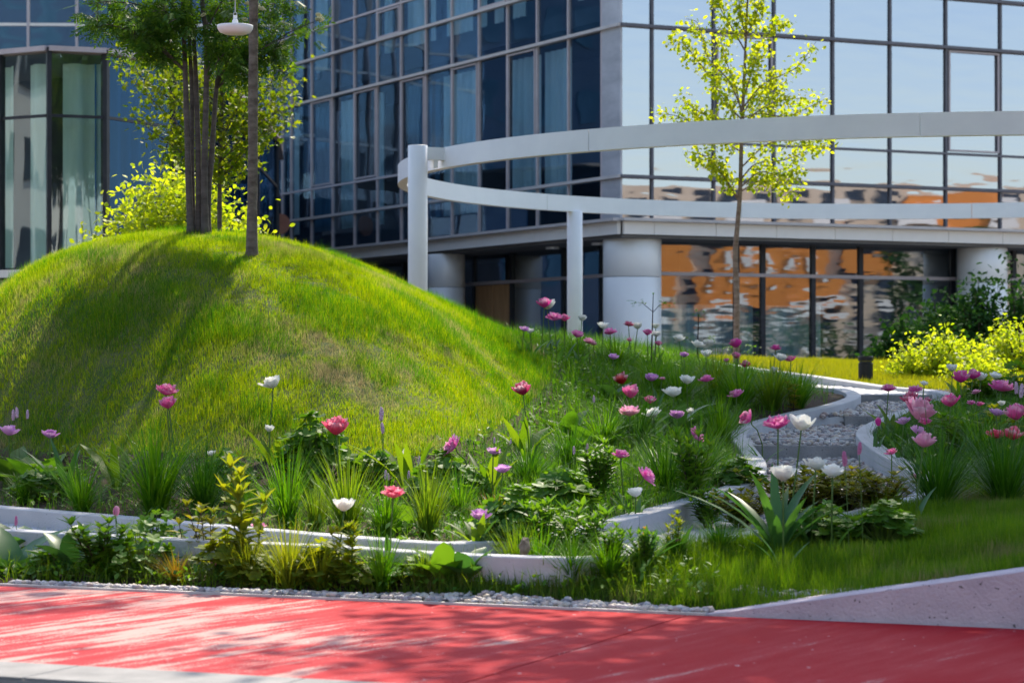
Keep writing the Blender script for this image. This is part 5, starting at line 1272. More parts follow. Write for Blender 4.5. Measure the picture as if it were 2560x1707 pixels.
for a in (
    (23, 1071, 46, 'lilac', 'lilac', .36, 'lilac tulip nearest the left edge, in front of the mound'),
    (126, 1080, 40, 'lilac', 'mauve', .33, 'smaller mauve tulip beside the leftmost lilac one'),
    (415, 967, 56, 'flat', 'pink', .62, 'upper one of two stacked pink double tulips at the left'),
    (422, 1006, 38, 'double', 'pink', .55, 'lower one of two stacked pink double tulips at the left'),
    (683, 952, 47, 'open', 'white', .50, 'open white tulip against the middle of the grass mound'),
    (672, 1070, 22, 'cup', 'white', .38, 'small white tulip at the foot of the mound left of the coral one'),
    (529, 1130, 22, 'cup', 'white', .30, 'small white tulip above the shaded dark tuft'),
    (841, 1065, 58, 'double', 'coral', .44, 'large coral red double tulip standing before the mound'),
    (1139, 1099, 54, 'flat', 'rose', .36, 'pink and white double tulip with a bent neck, centre left', 0.2, True),
    (1233, 1122, 38, 'lilac', 'lilac', .33, 'upper one of two lilac tulips at the foot of the mound'),
    (1257, 1167, 39, 'lilac', 'lilac', .28, 'lower one of two lilac tulips at the foot of the mound'),
    (983, 1222, 58, 'flat', 'coral', .38, 'coral double tulip close to the dip of the wall'),
    (1201, 1283, 43, 'lilac', 'mauve', .22, 'mauve tulip in front of the bronze tuft just above the wall'),
    (860, 1257, 52, 'cup', 'white', .34, 'white cup tulip above the left wall among sunlit grass'),
    (646, 1306, 37, 'flat', 'palepink', .22, 'pale pink tulip in front of the left wall by the tall yellow-green plant'),
    (539, 1404, 26, 'double', 'palepink', .08, 'small lilac-pink tulip low in front of the left wall'),
    (134, 1393, 32, 'double', 'purple', .08, 'drooping purple and white tulip under the big arching leaf'),
    (289, 1283, 15, 'bud', 'palepink', .26, 'closed pale pink tulip bud in front of the left wall'),
    (1308, 971, 42, 'double', 'crimson', .48, 'crimson double tulip on a long bare stem before the mound'),
    (1361, 757, 32, 'double', 'magenta', .44, 'magenta tulip tucked behind the highest white tulip'),
    (1368, 761, 33, 'cup', 'white', .43, 'highest white tulip, in front of the magenta one'),
    (1386, 786, 40, 'flat', 'rose', .40, 'wide magenta-pink tulip left of the far pergola post'),
    (1411, 794, 22, 'double', 'pink', .38, 'little pink tulip touching the far pergola post'),
    (1310, 818, 26, 'lilac', 'lilac', .22, 'lilac tulip peeping over the right shoulder of the mound'),
    (1325, 826, 17, 'cup', 'white', .20, 'tiny white tulip over the right shoulder of the mound'),
    (1454, 794, 20, 'cup', 'white', .36, 'white tulip in front of the far pergola post'),
    (1507, 811, 27, 'cup', 'white', .36, 'white tulip at the left edge of the thick column'),
    (1525, 824, 31, 'flat', 'rose', .34, 'round pink tulip at the left edge of the thick column'),
    (1442, 832, 29, 'lilac', 'rose', .28, 'pink-lilac tulip low before the far pergola post'),
    (1472, 848, 29, 'flat', 'palepink', .25, 'pale pink tulip between the far post and the thick column'),
    (1484, 856, 16, 'flat', 'palepink', .22, 'small pale pink tulip right under the pale pink one by the column'),
    (1571, 806, 24, 'flat', 'crimson', .36, 'deep pink tulip in front of the middle of the thick column'),
    (1594, 814, 22, 'cup', 'white', .35, 'faint white tulip before the middle of the thick column'),
    (1618, 830, 20, 'double', 'magenta', .34, 'magenta tulip touching the dark sapling on its left'),
    (1639, 813, 21, 'cup', 'white', .36, 'upper white tulip right of the dark sapling'),
    (1641, 832, 24, 'open', 'white', .34, 'lower white tulip right of the dark sapling'),
    (1574, 848, 13, 'double', 'pink', .26, 'tiny pink tulip low before the thick column'),
    (1646, 857, 16, 'double', 'pink', .26, 'small pink tulip under the two white ones by the sapling'),
    (1698, 842, 29, 'open', 'white', .33, 'white tulip right of the thick column against dark glass'),
    (1532, 888, 26, 'lilac', 'lilac', .24, 'lilac tulip alone on the crest below the thick column'),
    (1710, 884, 21, 'lilac', 'mauve', .22, 'small mauve tulip on the crest left of the slender tree'),
    (1744, 858, 29, 'open', 'white', .32, 'white tulip behind the thin sapling left of the slender tree'),
    (1767, 881, 27, 'cup', 'white', .28, 'white tulip lower right of the thin sapling'),
    (1557, 946, 36, 'double', 'red', .34, 'single dark red tulip in the shaded bed'),
    (1629, 941, 30, 'lilac', 'mauve', .28, 'mauve tulip right of the dark red one'),
    (1655, 943, 15, 'flat', 'palepink', .26, 'tiny pale pink tulip touching the mauve one'),
    (1717, 946, 36, 'cup', 'white', .30, 'round white tulip, upper right of the white group in the bed'),
    (1577, 979, 42, 'double', 'pink', .36, 'pink double tulip directly below the dark red one'),
    (1575, 1021, 50, 'flat', 'palepink', .34, 'wide light pink tulip, lowest of three in a column'),
    (1625, 998, 27, 'double', 'pink', .30, 'small bright pink tulip left of the white cup'),
    (1683, 976, 42, 'open', 'white', .34, 'large white tulip in the middle of the shaded bed'),
    (1634, 1028, 39, 'open', 'white', .28, 'spread white tulip right of the wide light pink one'),
    (1692, 1033, 34, 'lilac', 'mauve', .28, 'mauve tulip below the large white one'),
    (1727, 1026, 16, 'cup', 'white', .28, 'little white bud right of the mauve tulip'),
    (1733, 1075, 47, 'flat', 'rose', .36, 'doubled pink tulip with a bent pale neck', 0.2, True),
    (1551, 1128, 43, 'flat', 'rose', .32, 'pink tulip in the shade right of the two bistort spikes'),
    (1609, 1174, 54, 'flat', 'rose', .32, 'large pink tulip nodding on a curved pale stem', 0.2, True),
    (1588, 1227, 37, 'open', 'white', .20, 'white tulip half hidden by leafy shoots above the wall'),
    (1840, 857, 31, 'double', 'magenta', .40, 'magenta tulip in front of the slender tree trunk'),
    (1841, 888, 20, 'double', 'pink', .34, 'smaller pink tulip lower on the slender tree trunk'),
    (1816, 898, 15, 'lilac', 'rose', .30, 'tiny lilac-pink tulip left of the slender trunk'),
    (1863, 909, 24, 'double', 'crimson', .26, 'dusky red tulip right of the slender trunk'),
    (1939, 864, 28, 'flat', 'magenta', .40, 'magenta tulip highest over the sunny lawn'),
    (1950, 891, 29, 'open', 'white', .36, 'white tulip between two pink ones over the sunny lawn'),
    (1977, 893, 26, 'flat', 'pink', .36, 'pink tulip rightmost of the trio over the sunny lawn'),
    (1936, 923, 17, 'cup', 'white', .28, 'small white tulip under the trio over the sunny lawn'),
    (1767, 941, 34, 'flat', 'rose', .32, 'pink tulip at the upper right of the shaded bed'),
    (1841, 978, 37, 'flat', 'rose', .30, 'pink tulip among dense tufts near the wall end'),
    (1876, 1038, 38, 'double', 'pink', .34, 'tilted pink double tulip turned sideways above the left wall bend', 0.2, True),
    (1945, 1046, 68, 'flat', 'magenta', .62, 'large magenta tulip in the foreground before the steps, left of a white one'),
    (2003, 1053, 60, 'cup', 'white', .60, 'large white tulip in the foreground right beside the large magenta one'),
    (2221, 964, 37, 'flat', 'magenta', .44, 'deep pink tulip in front of the topmost step'),
    (2287, 967, 38, 'flat', 'rose', .46, 'pink tulip with drooping outer petals, upper of two over the far wall'),
    (2310, 955, 20, 'open', 'white', .46, 'small white tulip behind the pink one with drooping petals'),
    (2278, 994, 38, 'double', 'crimson', .42, 'crimson tulip just above the big pale pink one'),
    (2295, 1024, 68, 'double', 'palepink', .44, 'biggest pale pink double tulip right of the steps'),
    (2312, 1048, 30, 'flat', 'pink', .40, 'small pink tulip half under the biggest pale pink one'),
    (2376, 1000, 43, 'double', 'pink', .42, 'pink double tulip at the end of the right wall bend'),
    (2320, 998, 18, 'double', 'crimson', .36, 'small closed red tulip right of the crimson one'),
    (2259, 1048, 34, 'lilac', 'lilac', .30, 'lilac tulip left of the biggest pale pink one'),
    (2307, 1098, 52, 'double', 'palepink', .42, 'light pink ragged tulip below the biggest pale pink one'),
    (2293, 1071, 34, 'lilac', 'lilac', .34, 'lilac tulip between the two big light pink ones'),
    (2229, 1124, 30, 'flat', 'pink', .34, 'pink tulip leaning over the right wall top'),
    (2196, 1058, 14, 'bud', 'magenta', .30, 'tiny magenta tulip on the right wall bend'),
    (2381, 917, 28, 'cup', 'white', .46, 'white tulip standing high before the yellow-green shrubs'),
    (2402, 942, 38, 'double', 'magenta', .40, 'left half of the doubled magenta tulip pair at the right'),
    (2432, 935, 34, 'double', 'magenta', .40, 'right half of the doubled magenta tulip pair at the right'),
    (2452, 939, 31, 'open', 'white', .38, 'white tulip right of the doubled magenta pair'),
    (2487, 935, 30, 'open', 'white', .38, 'white tulip behind the wide magenta one at the right'),
    (2502, 957, 56, 'flat', 'rose', .38, 'wide magenta tulip near the right edge'),
    (2540, 1029, 54, 'double', 'pink', .44, 'large pink tulip cut by the right edge'),
    (2490, 1025, 36, 'lilac', 'lilac', .34, 'lilac tulip left of the large pink one at the right edge'),
    (2504, 1006, 18, 'cup', 'white', .36, 'small white tulip above the lilac one at the right'),
    (2427, 1003, 21, 'flat', 'rose', .32, 'left one of two small pink tulips in the right bed'),
    (2450, 1006, 21, 'flat', 'pink', .32, 'right one of two small pink tulips in the right bed'),
    (2440, 975, 22, 'flat', 'palepink', .32, 'small pale pink tulip under the white ones at the right'),
    (2489, 1078, 45, 'flat', 'coral', .36, 'left one of two coral tulips behind the large dark tuft'),
    (2533, 1082, 46, 'double', 'coral', .36, 'right one of two coral tulips behind the large dark tuft'),
    (2039, 1151, 64, 'open', 'white', .42, 'wide open white tulip in front of the lowest step'),
    (2081, 1172, 52, 'open', 'white', .40, 'white tulip overlapping the wide open one on its right'),
    (1958, 1178, 62, 'cup', 'white', .46, 'big white tulip over the blue-green leaves in the foreground'),
    (2290, 1185, 26, 'flat', 'palepink', .16, 'small pale pink bloom hidden in the large dark tuft'),
    (1688, 1345, 16, 'flat', 'magenta', .10, 'tiny dark pink bloom low in front of the wall')):
    tulip(*a[:7], *(a[7:]))

# bistort spikes
def spike_mesh(mat, seed):
    g = np.random.default_rng(seed); mb = MB(); n = 150
    t = g.random(n); a = g.uniform(0, 6.28, n); r = 0.13 * np.sin(PI * (0.12 + 0.83 * t)) ** 0.6
    pos = np.stack([r * np.cos(a), r * np.sin(a), t], -1)
    scatter(mb, ICO_V * 0.05, [ICO_F], pos, rot_from(a, np.full(n, 1.2), a), g.uniform(0.8, 1.3, n))
    mb.lathe([(0.02, 0), (0.10, 0.08), (0.12, 0.5), (0.06, 0.95)], 8)
    return mb.mesh('flower_spike', M[mat])
SPK = [spike_mesh('bistort', 1), spike_mesh('bistort', 2)]; SPK_P = [spike_mesh('bistort_pink', 3)]
for i, (px, py, h, L, pk, lab) in enumerate((
    (33, 1036, 26, .40, 0, 'pale lilac bistort spike at the far left, first of a close pair'), (43, 1030, 26, .42, 0, 'pale lilac bistort spike at the far left, second of a close pair'), (69, 1034, 22, .38, 0, 'thin pale bistort spike right of the pair at the far left'),
    (953, 1033, 34, .45, 0, 'upper lilac bistort spike left of the nodding pink tulip'), (957, 1068, 27, .40, 0, 'lower lilac bistort spike left of the nodding pink tulip'), (1047, 1149, 21, .28, 0, 'short lilac bistort spike among the fan of wide leaves'),
    (963, 1185, 22, .26, 0, 'small lilac spike just above the coral tulip by the wall, left'), (971, 1190, 18, .24, 0, 'small lilac spike just above the coral tulip by the wall, middle'), (1021, 1185, 20, .24, 0, 'small lilac spike right above the coral tulip by the wall'),
    (1236, 1099, 16, .36, 0, 'whitish spike behind the upper lilac tulip'), (1276, 1106, 15, .30, 0, 'whitish spike right of the upper lilac tulip'), (1485, 996, 18, .34, 0, 'lone lilac spike against the shaded right slope of the mound'),
    (1435, 1124, 20, .30, 0, 'left one of two lilac spikes in the shade below the mound'), (1467, 1118, 22, .32, 0, 'right one of two lilac spikes in the shade below the mound'),
    (2148, 1119, 32, .50, 1, 'blurred pink spike in front of the right wall bend'), (2113, 1145, 38, .46, 1, 'blurred pink spike right of the wide open white tulip'), (2552, 975, 34, .40, 0, 'lilac spike at the right edge under the wide magenta tulip'), (2541, 968, 30, .42, 0, 'second lilac spike at the right edge, slightly higher'), (40, 1300, 24, .22, 1, 'slender pinkish spike in front of the left wall'))):
    p, hz = stand(px, py + h / 2, L); root = empty('bistort', tuple(p)); tag(root, lab, 'bistort', 'bistort spikes of the beds')
    hl = hz - p[2]; hm = h / FPX * p[1]
    b = MB(); b.tube([(0.02, 0, 0), (0.012, 0, hl * 0.5), (0, 0, hl)], 0.0022, 5); b.obj('stem', M['stem'], root)
    o = put(bpy.data.objects.new('flower_spike', (SPK_P if pk else SPK)[i % (1 if pk else 2)]), root); o.location = (0, 0, hl - 0.003); o.scale = (hm, hm, hm); o.rotation_euler = (random.uniform(-.1, .1), random.uniform(-.1, .1), 0)

# little yellow flowers in front of the wall, stone on the wall, thin saplings
for i, (px, py, L, lab) in enumerate(((1420, 1355, .12, 'orange-yellow blossom, leftmost of the small yellow ones'), (1475, 1355, .12, 'yellow blossom second from the left in front of the wall'), (1611, 1337, .14, 'yellow blossom before the pale wall, lower of two'), (1612, 1322, .17, 'yellow blossom before the pale wall, upper of two'), (1376, 1352, .12, 'yellow blossom beside the stone on the wall'))):
    p, hz = stand(px, py, L); root = empty('yellow_flower', tuple(p)); tag(root, lab, 'flower', 'small yellow flowers before the wall')
    hl = hz - p[2]
    b = MB(); b.tube([(0.01, 0, 0), (0, 0, hl)], 0.002, 5); b.obj('stem', M['stem'], root)
    b = MB(); a = np.arange(6) * 1.047; strips(b, np.zeros((6, 3)), a, 0.018, 0.016, 0.6, 0.3, 2, 'oval', 0.3); b.obj('flower_head', M['yellow_petal'], root).location = (0, 0, hl)
b = MB(); scatter(b, ICO_V * np.array([1, .8, 1.25]) + RNG.normal(0, .08, (12, 3)), [ICO_F], [[0, 0, 0]], rot_from(np.array([.4]), np.array([.2]), np.array([1.])), 0.042)
o = b.obj('stone', M['bark']); q = P(1312, 1366, 12.37); o.location = tuple(q); tag(o, 'rough brown stone lying on top of the front wall', 'stone')

def sapling(px, py0, py1, label, side_leaves):
    p, hz = stand(px, py1, (py0 - py1) / FPX * 22.5); root = empty('sapling', tuple(p)); tag(root, label, 'sapling')
    hl = hz - p[2]; b = MB(); b.tube([(0, 0, -.02), (0.01, 0, hl * .5), (0.02, 0, hl)], [0.009, 0.007, 0.004], 6)
    lv = MB()
    for (t, s_) in side_leaves:
        e = np.array([s_ * 0.14, 0, hl * t + 0.03]); b.tube([(0.012, 0, hl * t - 0.05), tuple(e * [0.6, 1, 1]), tuple(e)], 0.003, 4)
        n = 14; strips(lv, np.tile(e, (n, 1)) + RNG.normal(0, 0.035, (n, 3)) * [1.3, 1, .5], RNG.uniform(0, 6.28, n), RNG.uniform(.03, .05, n), .024, RNG.uniform(.8, 1.5, n), .4, 2, 'oval', .3)
    n = 6; strips(lv, np.tile([0.02, 0, hl], (n, 1)), RNG.uniform(0, 6.28, n), .025, .014, .5, .4, 2, 'oval', .3)
    b.obj('stem', M['twig'], root); lv.obj('foliage', M['leaf_mid'], root)
sapling(1628, 928, 737, 'dark bare-stemmed sapling with two leaf tufts before the thick column', [(.82, 1), (.84, -1)])
sapling(1742, 930, 790, 'thin sapling with a leafy tip left of the slender tree', [(1.0, .2), (.5, 1), (.48, -1)])
sapling(1846, 930, 868, 'short leafy sapling at the foot of the slender tree', [(.9, 1), (.6, 1), (.8, -1)])

# ------------------------------------------------------------------ trees and shrubs
OVAL = (np.array([[0, 0, 0], [.28, -.26, .05], [.28, .26, .05], [.68, -.27, .03], [.68, .27, .03], [1, 0, -.06]]), [np.array([[0, 1, 2]]), np.array([[1, 3, 4, 2]]), np.array([[3, 5, 4]])])
_mt = []
for k, (ang, r) in enumerate([(-2.0, .28), (-1.55, .52), (-1.05, .36), (-.72, .86), (-.38, .46), (0, 1.0), (.38, .46), (.72, .86), (1.05, .36), (1.55, .52), (2.0, .28)]):
    _mt.append([r * math.cos(ang) + .25, r * math.sin(ang) * .8, 0.10 * abs(math.sin(ang)) * r])
MAPLE = (np.array([[0, 0, 0]] + _mt), [np.array([[0, k, k + 1] for k in range(1, 11)])])
_pv, _pf = [], []
for k in range(6):
    t = .15 + .15 * k
    for sg in ((-1, 1) if k < 5 else (0,)):
        ang = sg * 1.05; c, s_ = math.cos(ang), math.sin(ang); L_, w_ = .36 * (1 - .25 * abs(t - .5)), .062
        o_ = len(_pv); B_ = np.array([t, 0, 0])
        for (a_, b_) in ((0, 0), (.45, -w_), (1, 0), (.45, w_)):
            _pv.append(B_ + [a_ * L_ * c - b_ * s_, a_ * L_ * s_ + b_ * c, -.05 * a_]); 
        _pf.append([o_, o_ + 1, o_ + 2, o_ + 3])
PINN = (np.array(_pv), [np.array(_pf)])

def leaf_cloud(tmpl, pos, size, mat, name, parent, droop=(0.9, 1.9), seed=0):
    g = np.random.default_rng(seed); n = len(pos); mb = MB()
    a = g.uniform(0, 6.28, n); t = g.normal(0.35, 0.55, n); b_ = g.normal(0, 0.9, n)
    z0, o1 = np.zeros(n), np.ones(n)
    Rx = np.stack([np.stack([o1, z0, z0], -1), np.stack([z0, np.cos(b_), -np.sin(b_)], -1), np.stack([z0, np.sin(b_), np.cos(b_)], -1)], 1)
    R = rot_from(a, t, z0) @ Rx
    # template grows along +x: roll about it a little
    scatter(mb, tmpl[0], tmpl[1], pos, R, g.uniform(size[0], size[1], n))
    return mb.obj(name, M[mat], parent)

def along(poly, n, r, g, t0=0.25):
    """n points scattered round a polyline, thicker towards its end"""
    p = np.asarray(poly, float); L = np.concatenate([[0], np.cumsum(np.linalg.norm(np.diff(p, axis=0), axis=1))])
    t = (t0 + (1 - t0) * g.random(n)) * L[-1]
    q = np.stack([np.interp(t, L, p[:, k]) for k in range(3)], 1)
    return q + g.normal(0, 1, (n, 3)) * r

def tree_root(name, label, base, cat='tree', group=None):
    r = empty(name, tuple(base)); return tag(r, label, cat, group)

def crown_tree(name, label, base, trunk, branches, leaf, n_leaf, r_leaf, size, mat, bark, r_tr, group=None, seed=1, extra=None, r_br=.012, t0=0.25):
    """trunk and branches: world polylines"""
    root = tree_root(name, label, base, 'tree', group); g = np.random.default_rng(seed); B = np.asarray(base)
    b = MB()
    for tr, (ra, rb) in zip(trunk, r_tr):
        tr = smooth(tr, 0.12) if len(tr) > 2 else np.asarray(tr); rad = np.linspace(ra, rb, len(tr)) * (1 + g.normal(0, .035, len(tr))); zz_ = tr[:, 2] - tr[0, 2]; rad = rad * (1 + .7 * np.exp(-np.maximum(zz_ - .05, 0) / .05))
        b.tube(tr - B, rad, 10)
    b.obj('trunk', M[bark], root, smooth=True)
    if branches:
        b = MB(); pts = []
        for br in branches:
            br = smooth(br, 0.08); b.tube(br - B, np.linspace(r_br, .003, len(br)), 5)
            pts.append(along(br, int(n_leaf / len(branches)), r_leaf, g, t0))
            for k in range(3):
                i = g.integers(len(br) // 4, len(br)); e = br[i] + g.normal(0, 1, 3) * r_leaf * 1.6 + [0, 0, .05]
                b.tube(np.array([br[i], (br[i] + e) / 2 + [0, 0, .02], e]) - B, [.004, .003, .002], 4); pts.append(along([br[i], e], 8, r_leaf * .4, g))
        b.obj('branch', M[bark], root)
        pos = np.concatenate(pts) - B
    else: pos = np.zeros((0, 3))
    if extra is not None: pos = np.concatenate([pos, extra - B])
    leaf_cloud(leaf, pos, size, mat, 'crown', root, seed=seed)
    return root

def ellipsoid(c, r, n, g, hollow=0.35, clumps=0):
    if clumps:
        cc = g.normal(0, 1, (clumps, 3)); cc /= np.linalg.norm(cc, axis=1)[:, None]; cc *= (hollow + (1 - hollow) * g.random((clumps, 1)))
        q = cc[g.integers(0, clumps, n)] + g.normal(0, .13, (n, 3))
    else:
        q = g.normal(0, 1, (n, 3)); q /= np.linalg.norm(q, axis=1)[:, None]; q *= (hollow + (1 - hollow) * g.random((n, 1)) ** .6)
    return np.asarray(c) + q * np.asarray(r)
G = np.random.default_rng(11)

# the rowan with five stems on the crest
YR = 20.75
def PR(px, py, dy=0.0): return P(px, py, YR + dy)
stems = [[PR(478, 600), PR(472, 470), PR(468, 330), PR(463, 180), PR(459, 60), PR(455, -60), PR(440, -260)], [PR(484, 600, .1), PR(480, 420, .1), PR(480, 245, .1), PR(473, 90, .15), PR(462, -60, .2), PR(420, -300, .3)],
         [PR(496, 600, .05), PR(496, 408, .05), PR(490, 204, .1), PR(484, 90, .1), PR(474, -20, .1), PR(470, -300, .1)], [PR(513, 600), PR(511, 470, 0), PR(512, 380), PR(516, 204), PR(515, 80), PR(506, -10), PR(520, -280)],
         [PR(518, 600, .08), PR(522, 470, .08), PR(530, 380, .08), PR(541, 224, .1), PR(556, 140, .1), PR(574, 95, .1), PR(600, -20, .1), PR(640, -250, .1)]]
brs = []
for (a, bx_, by, dy) in ((0, 300, 70, -.3), (0, 245, 40, .2), (0, 220, 10, -.2), (0, 300, 25, .5), (1, 360, 60, .4), (1, 330, 90, -.2), (0, 290, 95, .1), (2, 420, 60, -.5), (3, 560, 60, -.3), (3, 600, 120, -.4), (4, 640, 40, .3), (4, 700, 130, -.2), (4, 745, 85, -.25), (4, 800, 50, -.25), (4, 690, 115, .1), (1, 230, -40, 0), (2, 400, -60, .5), (3, 620, -60, -.5), (4, 760, -50, .4), (0, 330, -80, -.6), (0, 260, 60, -.1), (1, 380, 30, -.4), (3, 540, 15, .4)):
    s0 = stems[a][3] if by > 20 else stems[a][4]
    e = PR(bx_, by, dy); brs.append([s0, s0 * .6 + e * .4 + [0, 0, .08], s0 * .25 + e * .75 + [0, 0, .06], e])
up = np.concatenate([ellipsoid(PR(470, -420), (1.25, 1.2, 1.3), 300, G, .2, 16), ellipsoid(PR(470, -420) + [0.1, 0, 2.0], (1.2, 1.2, 1.3), 150, G, .2, 14)])
row = crown_tree('rowan_tree', 'multi-stemmed rowan with feathery leaves and cream blossom on the mound crest', P(490, 600, YR), stems, brs, PINN, 640, .075, (.13, .19), 'leaf_rowan', 'bark_dark', [(.031, .014), (.024, .012), (.028, .012), (.032, .014), (.028, .010)], seed=3, extra=up, r_br=.010, t0=.45)
bm = MB(); d = ellipsoid((0, 0, 0), (1, 1, .55), 60, G, .5)
scatter(bm, ICO_V * .17, [ICO_F], d, rot_from(np.zeros(60), np.zeros(60), np.zeros(60)), G.uniform(.7, 1.2, 60)); bme = bm.mesh('flower_cluster', M['blossom'])
for k, (px, py, s_) in enumerate(((280, 8, 22), (400, 14, 26), (415, 18, 16), (640, 18, 26), (655, 22, 20), (800, 48, 24), (797, 38, 18), (695, 118, 22), (705, 108, 18), (612, 50, 16), (532, 120, 14), (220, 48, 14), (508, 38, 16), (580, 2, 20), (690, 130, 14), (620, 8, 18))):
    o = put(bpy.data.objects.new('flower_cluster', bme), row); q = PR(px, py, -.12) - P(490, 600, YR); s2 = s_ / 2 / FPX * YR; o.location = tuple(q); o.scale = (s2, s2, s2); o.rotation_euler = (random.uniform(-.4, .4), random.uniform(-.4, .4), random.uniform(0, 6))

# the single straight trunk in front of it
b0 = hit(630, 640); YT = b0[1]
tr = [b0 - [0, 0, .08], P(630, 560, YT), P(632, 400, YT), P(633, 200, YT), P(634, 0, YT), P(635, -200, YT), P(640, -480, YT), P(640, -760, YT)]
ex = np.concatenate([ellipsoid(P(640, -560, YT) + [.5, 0, .5], (1.9, 1.5, 1.1), 1500, G, .25, 22), ellipsoid(P(640, -560, YT) + [.8, .1, 2.6], (2.0, 1.6, 1.5), 1500, G, .25, 22)])  # unseen upper crown, widened to the right to dapple the mound
ub = [[P(635, -200, YT), P(640 + dx * .5, -330, YT) + [0, dy * .5, 0], P(640 + dx, -450, YT) + [0, dy, 0]] for dx, dy in ((-300, .2), (280, -.3), (-150, -.8), (160, .8))]
crown_tree('young_tree', 'straight single-trunked tree on the near slope of the mound, beside the hanging lamp', b0, [tr], ub, MAPLE, 60, .1, (.08, .13), 'leaf_maple', 'bark', [(.044, .030)], seed=4, extra=ex)

# maple behind the crest
YM = 23.2
tr = [[P(548, 940, YM), P(549, 640, YM), P(549, 500, YM), P(551, 400, YM), P(555, 280, YM), P(556, 120, YM), P(560, -60, YM)]]
brs = []
for (y0, ex_, ey, dy) in ((470, 400, 330, .2), (440, 330, 290, -.2), (430, 420, 200, .4), (400, 320, 190, .1), (380, 360, 140, -.3), (330, 300, 150, .3), (300, 420, 90, -.3), (445, 640, 340, .2), (420, 700, 290, -.1), (400, 720, 250, .2), (380, 690, 190, -.2), (340, 660, 120, .3), (300, 600, 90, -.3), (360, 470, 230, -.5), (350, 610, 230, -.5), (320, 500, 140, .5), (280, 380, 100, .5), (445, 480, 380, -.4), (430, 590, 400, .3), (405, 735, 175, 0), (260, 330, 110, 0), (250, 560, 60, .4)):
    s0 = P(552, y0, YM); e = P(ex_, ey, YM + dy); brs.append([s0, s0 * .55 + e * .45 + [0, 0, -.03], e])
crown_tree('maple_tree', 'small maple with olive and gold leaves behind the mound crest', P(548, 940, YM), tr, brs, MAPLE, 3800, .09, (.04, .062), 'leaf_maple', 'bark_dark', [(.030, .012)], seed=5, extra=np.concatenate([ellipsoid((-1.9, 23.0, 6.6), (1.7, 1.3, 1.2), 1500, G, .2, 20), ellipsoid((-1.2, 23.2, 8.4), (1.7, 1.3, 1.3), 1500, G, .2, 20), ellipsoid((-0.4, 23.1, 7.2), (1.6, 1.4, 1.2), 1700, G, .2, 18), ellipsoid((-0.6, 23.1, 9.6), (1.9, 1.5, 1.2), 1900, G, .2, 20)]) , r_br=.008, t0=.2)  # extra crown clumps above the view, added to shade the mound

# bright lime shrub behind the crest
YS_ = 25.4
brs = [[P(450 + dx * .15, 760, YS_), P(450 + dx * .6, 660 - h_ * .4, YS_ + dy), P(450 + dx, 600 - h_, YS_ + dy)] for dx, h_, dy in ((-180, 40, 0), (-150, 80, .3), (-120, 120, -.2), (-80, 140, .2), (-40, 175, -.1), (0, 180, .2), (40, 165, -.2), (80, 130, .2), (110, 110, -.2), (150, 60, .1), (200, 20, 0), (-210, 5, .1), (-60, 90, -.4), (20, 100, -.4), (60, 60, .4), (-100, 50, .4), (-20, 60, -.5), (120, 30, -.4))]
crown_tree('lime_shrub', 'bright sunlit yellow-green shrub behind the mound crest', P(450, 960, YS_), [[P(450, 960, YS_), P(450, 860, YS_), P(450, 740, YS_)]], brs, OVAL, 7000, .13, (.055, .085), 'leaf_yellow', 'bark_dark', [(.03, .02)], seed=6, r_br=.008)

# slender tree before the ring pergola
YC = 30.4
tr = [[P(1839, 960, YC), P(1842, 760, YC), P(1838, 640, YC), P(1844, 560, YC), P(1850, 480, YC), P(1853, 380, YC), P(1856, 295, YC), P(1862, 160, YC), P(1868, 20, YC), P(1872, -60, YC)]]
brs = [[P(*q, YC + dy * k / (len(pp) - 1)) for k, q in enumerate(pp)] for pp, dy in (
    ([(1856, 300), (1825, 270), (1792, 222), (1765, 170)], .3), ([(1765, 180), (1735, 140), (1705, 108), (1675, 100)], .1), ([(1857, 280), (1820, 200), (1770, 145), (1745, 60), (1712, 48)], -.3), ([(1856, 310), (1790, 300), (1740, 275), (1700, 245)], .2), ([(1856, 305), (1760, 315), (1690, 290), (1640, 285)], -.2),
    ([(1856, 295), (1900, 285), (1970, 290), (2060, 250)], .2), ([(1857, 270), (1910, 210), (1990, 170), (2040, 105)], -.2), ([(1862, 190), (1900, 120), (1940, 60), (1975, 55)], .3), ([(1864, 130), (1830, 70), (1800, 20), (1790, -30)], .2), ([(1866, 90), (1890, 40), (1900, -20)], -.2),
    ([(1851, 450), (1890, 410), (1960, 400), (2070, 360)], .3), ([(1850, 470), (1900, 430), (1950, 440), (2010, 430)], -.3), ([(1850, 480), (1910, 450), (1960, 480), (1995, 475)], .1), ([(1846, 500), (1810, 445), (1790, 400), (1720, 380)], .2), ([(1847, 495), (1800, 430), (1760, 390)], -.2),
    ([(1855, 330), (1880, 290), (1940, 255), (2010, 245)], -.4), ([(1856, 300), (1840, 220), (1810, 140), (1800, 90)], .4), ([(1858, 250), (1880, 180), (1900, 120)], -.4), ([(1853, 380), (1800, 350), (1750, 345)], .4), ([(1852, 420), (1920, 360), (2000, 350), (2085, 345)], -.1), ([(1857, 285), (1890, 240), (1960, 215)], .5), ([(1866, 100), (1850, 30), (1845, -30)], .1))]
crown_tree('slender_tree', 'slender young tree with fresh yellow-green leaves before the ring pergola', P(1839, 960, YC), tr, brs, OVAL, 4300, .062, (.05, .08), 'leaf_young', 'bark_red', [(.046, .010)], seed=7, r_br=.012, t0=.2)

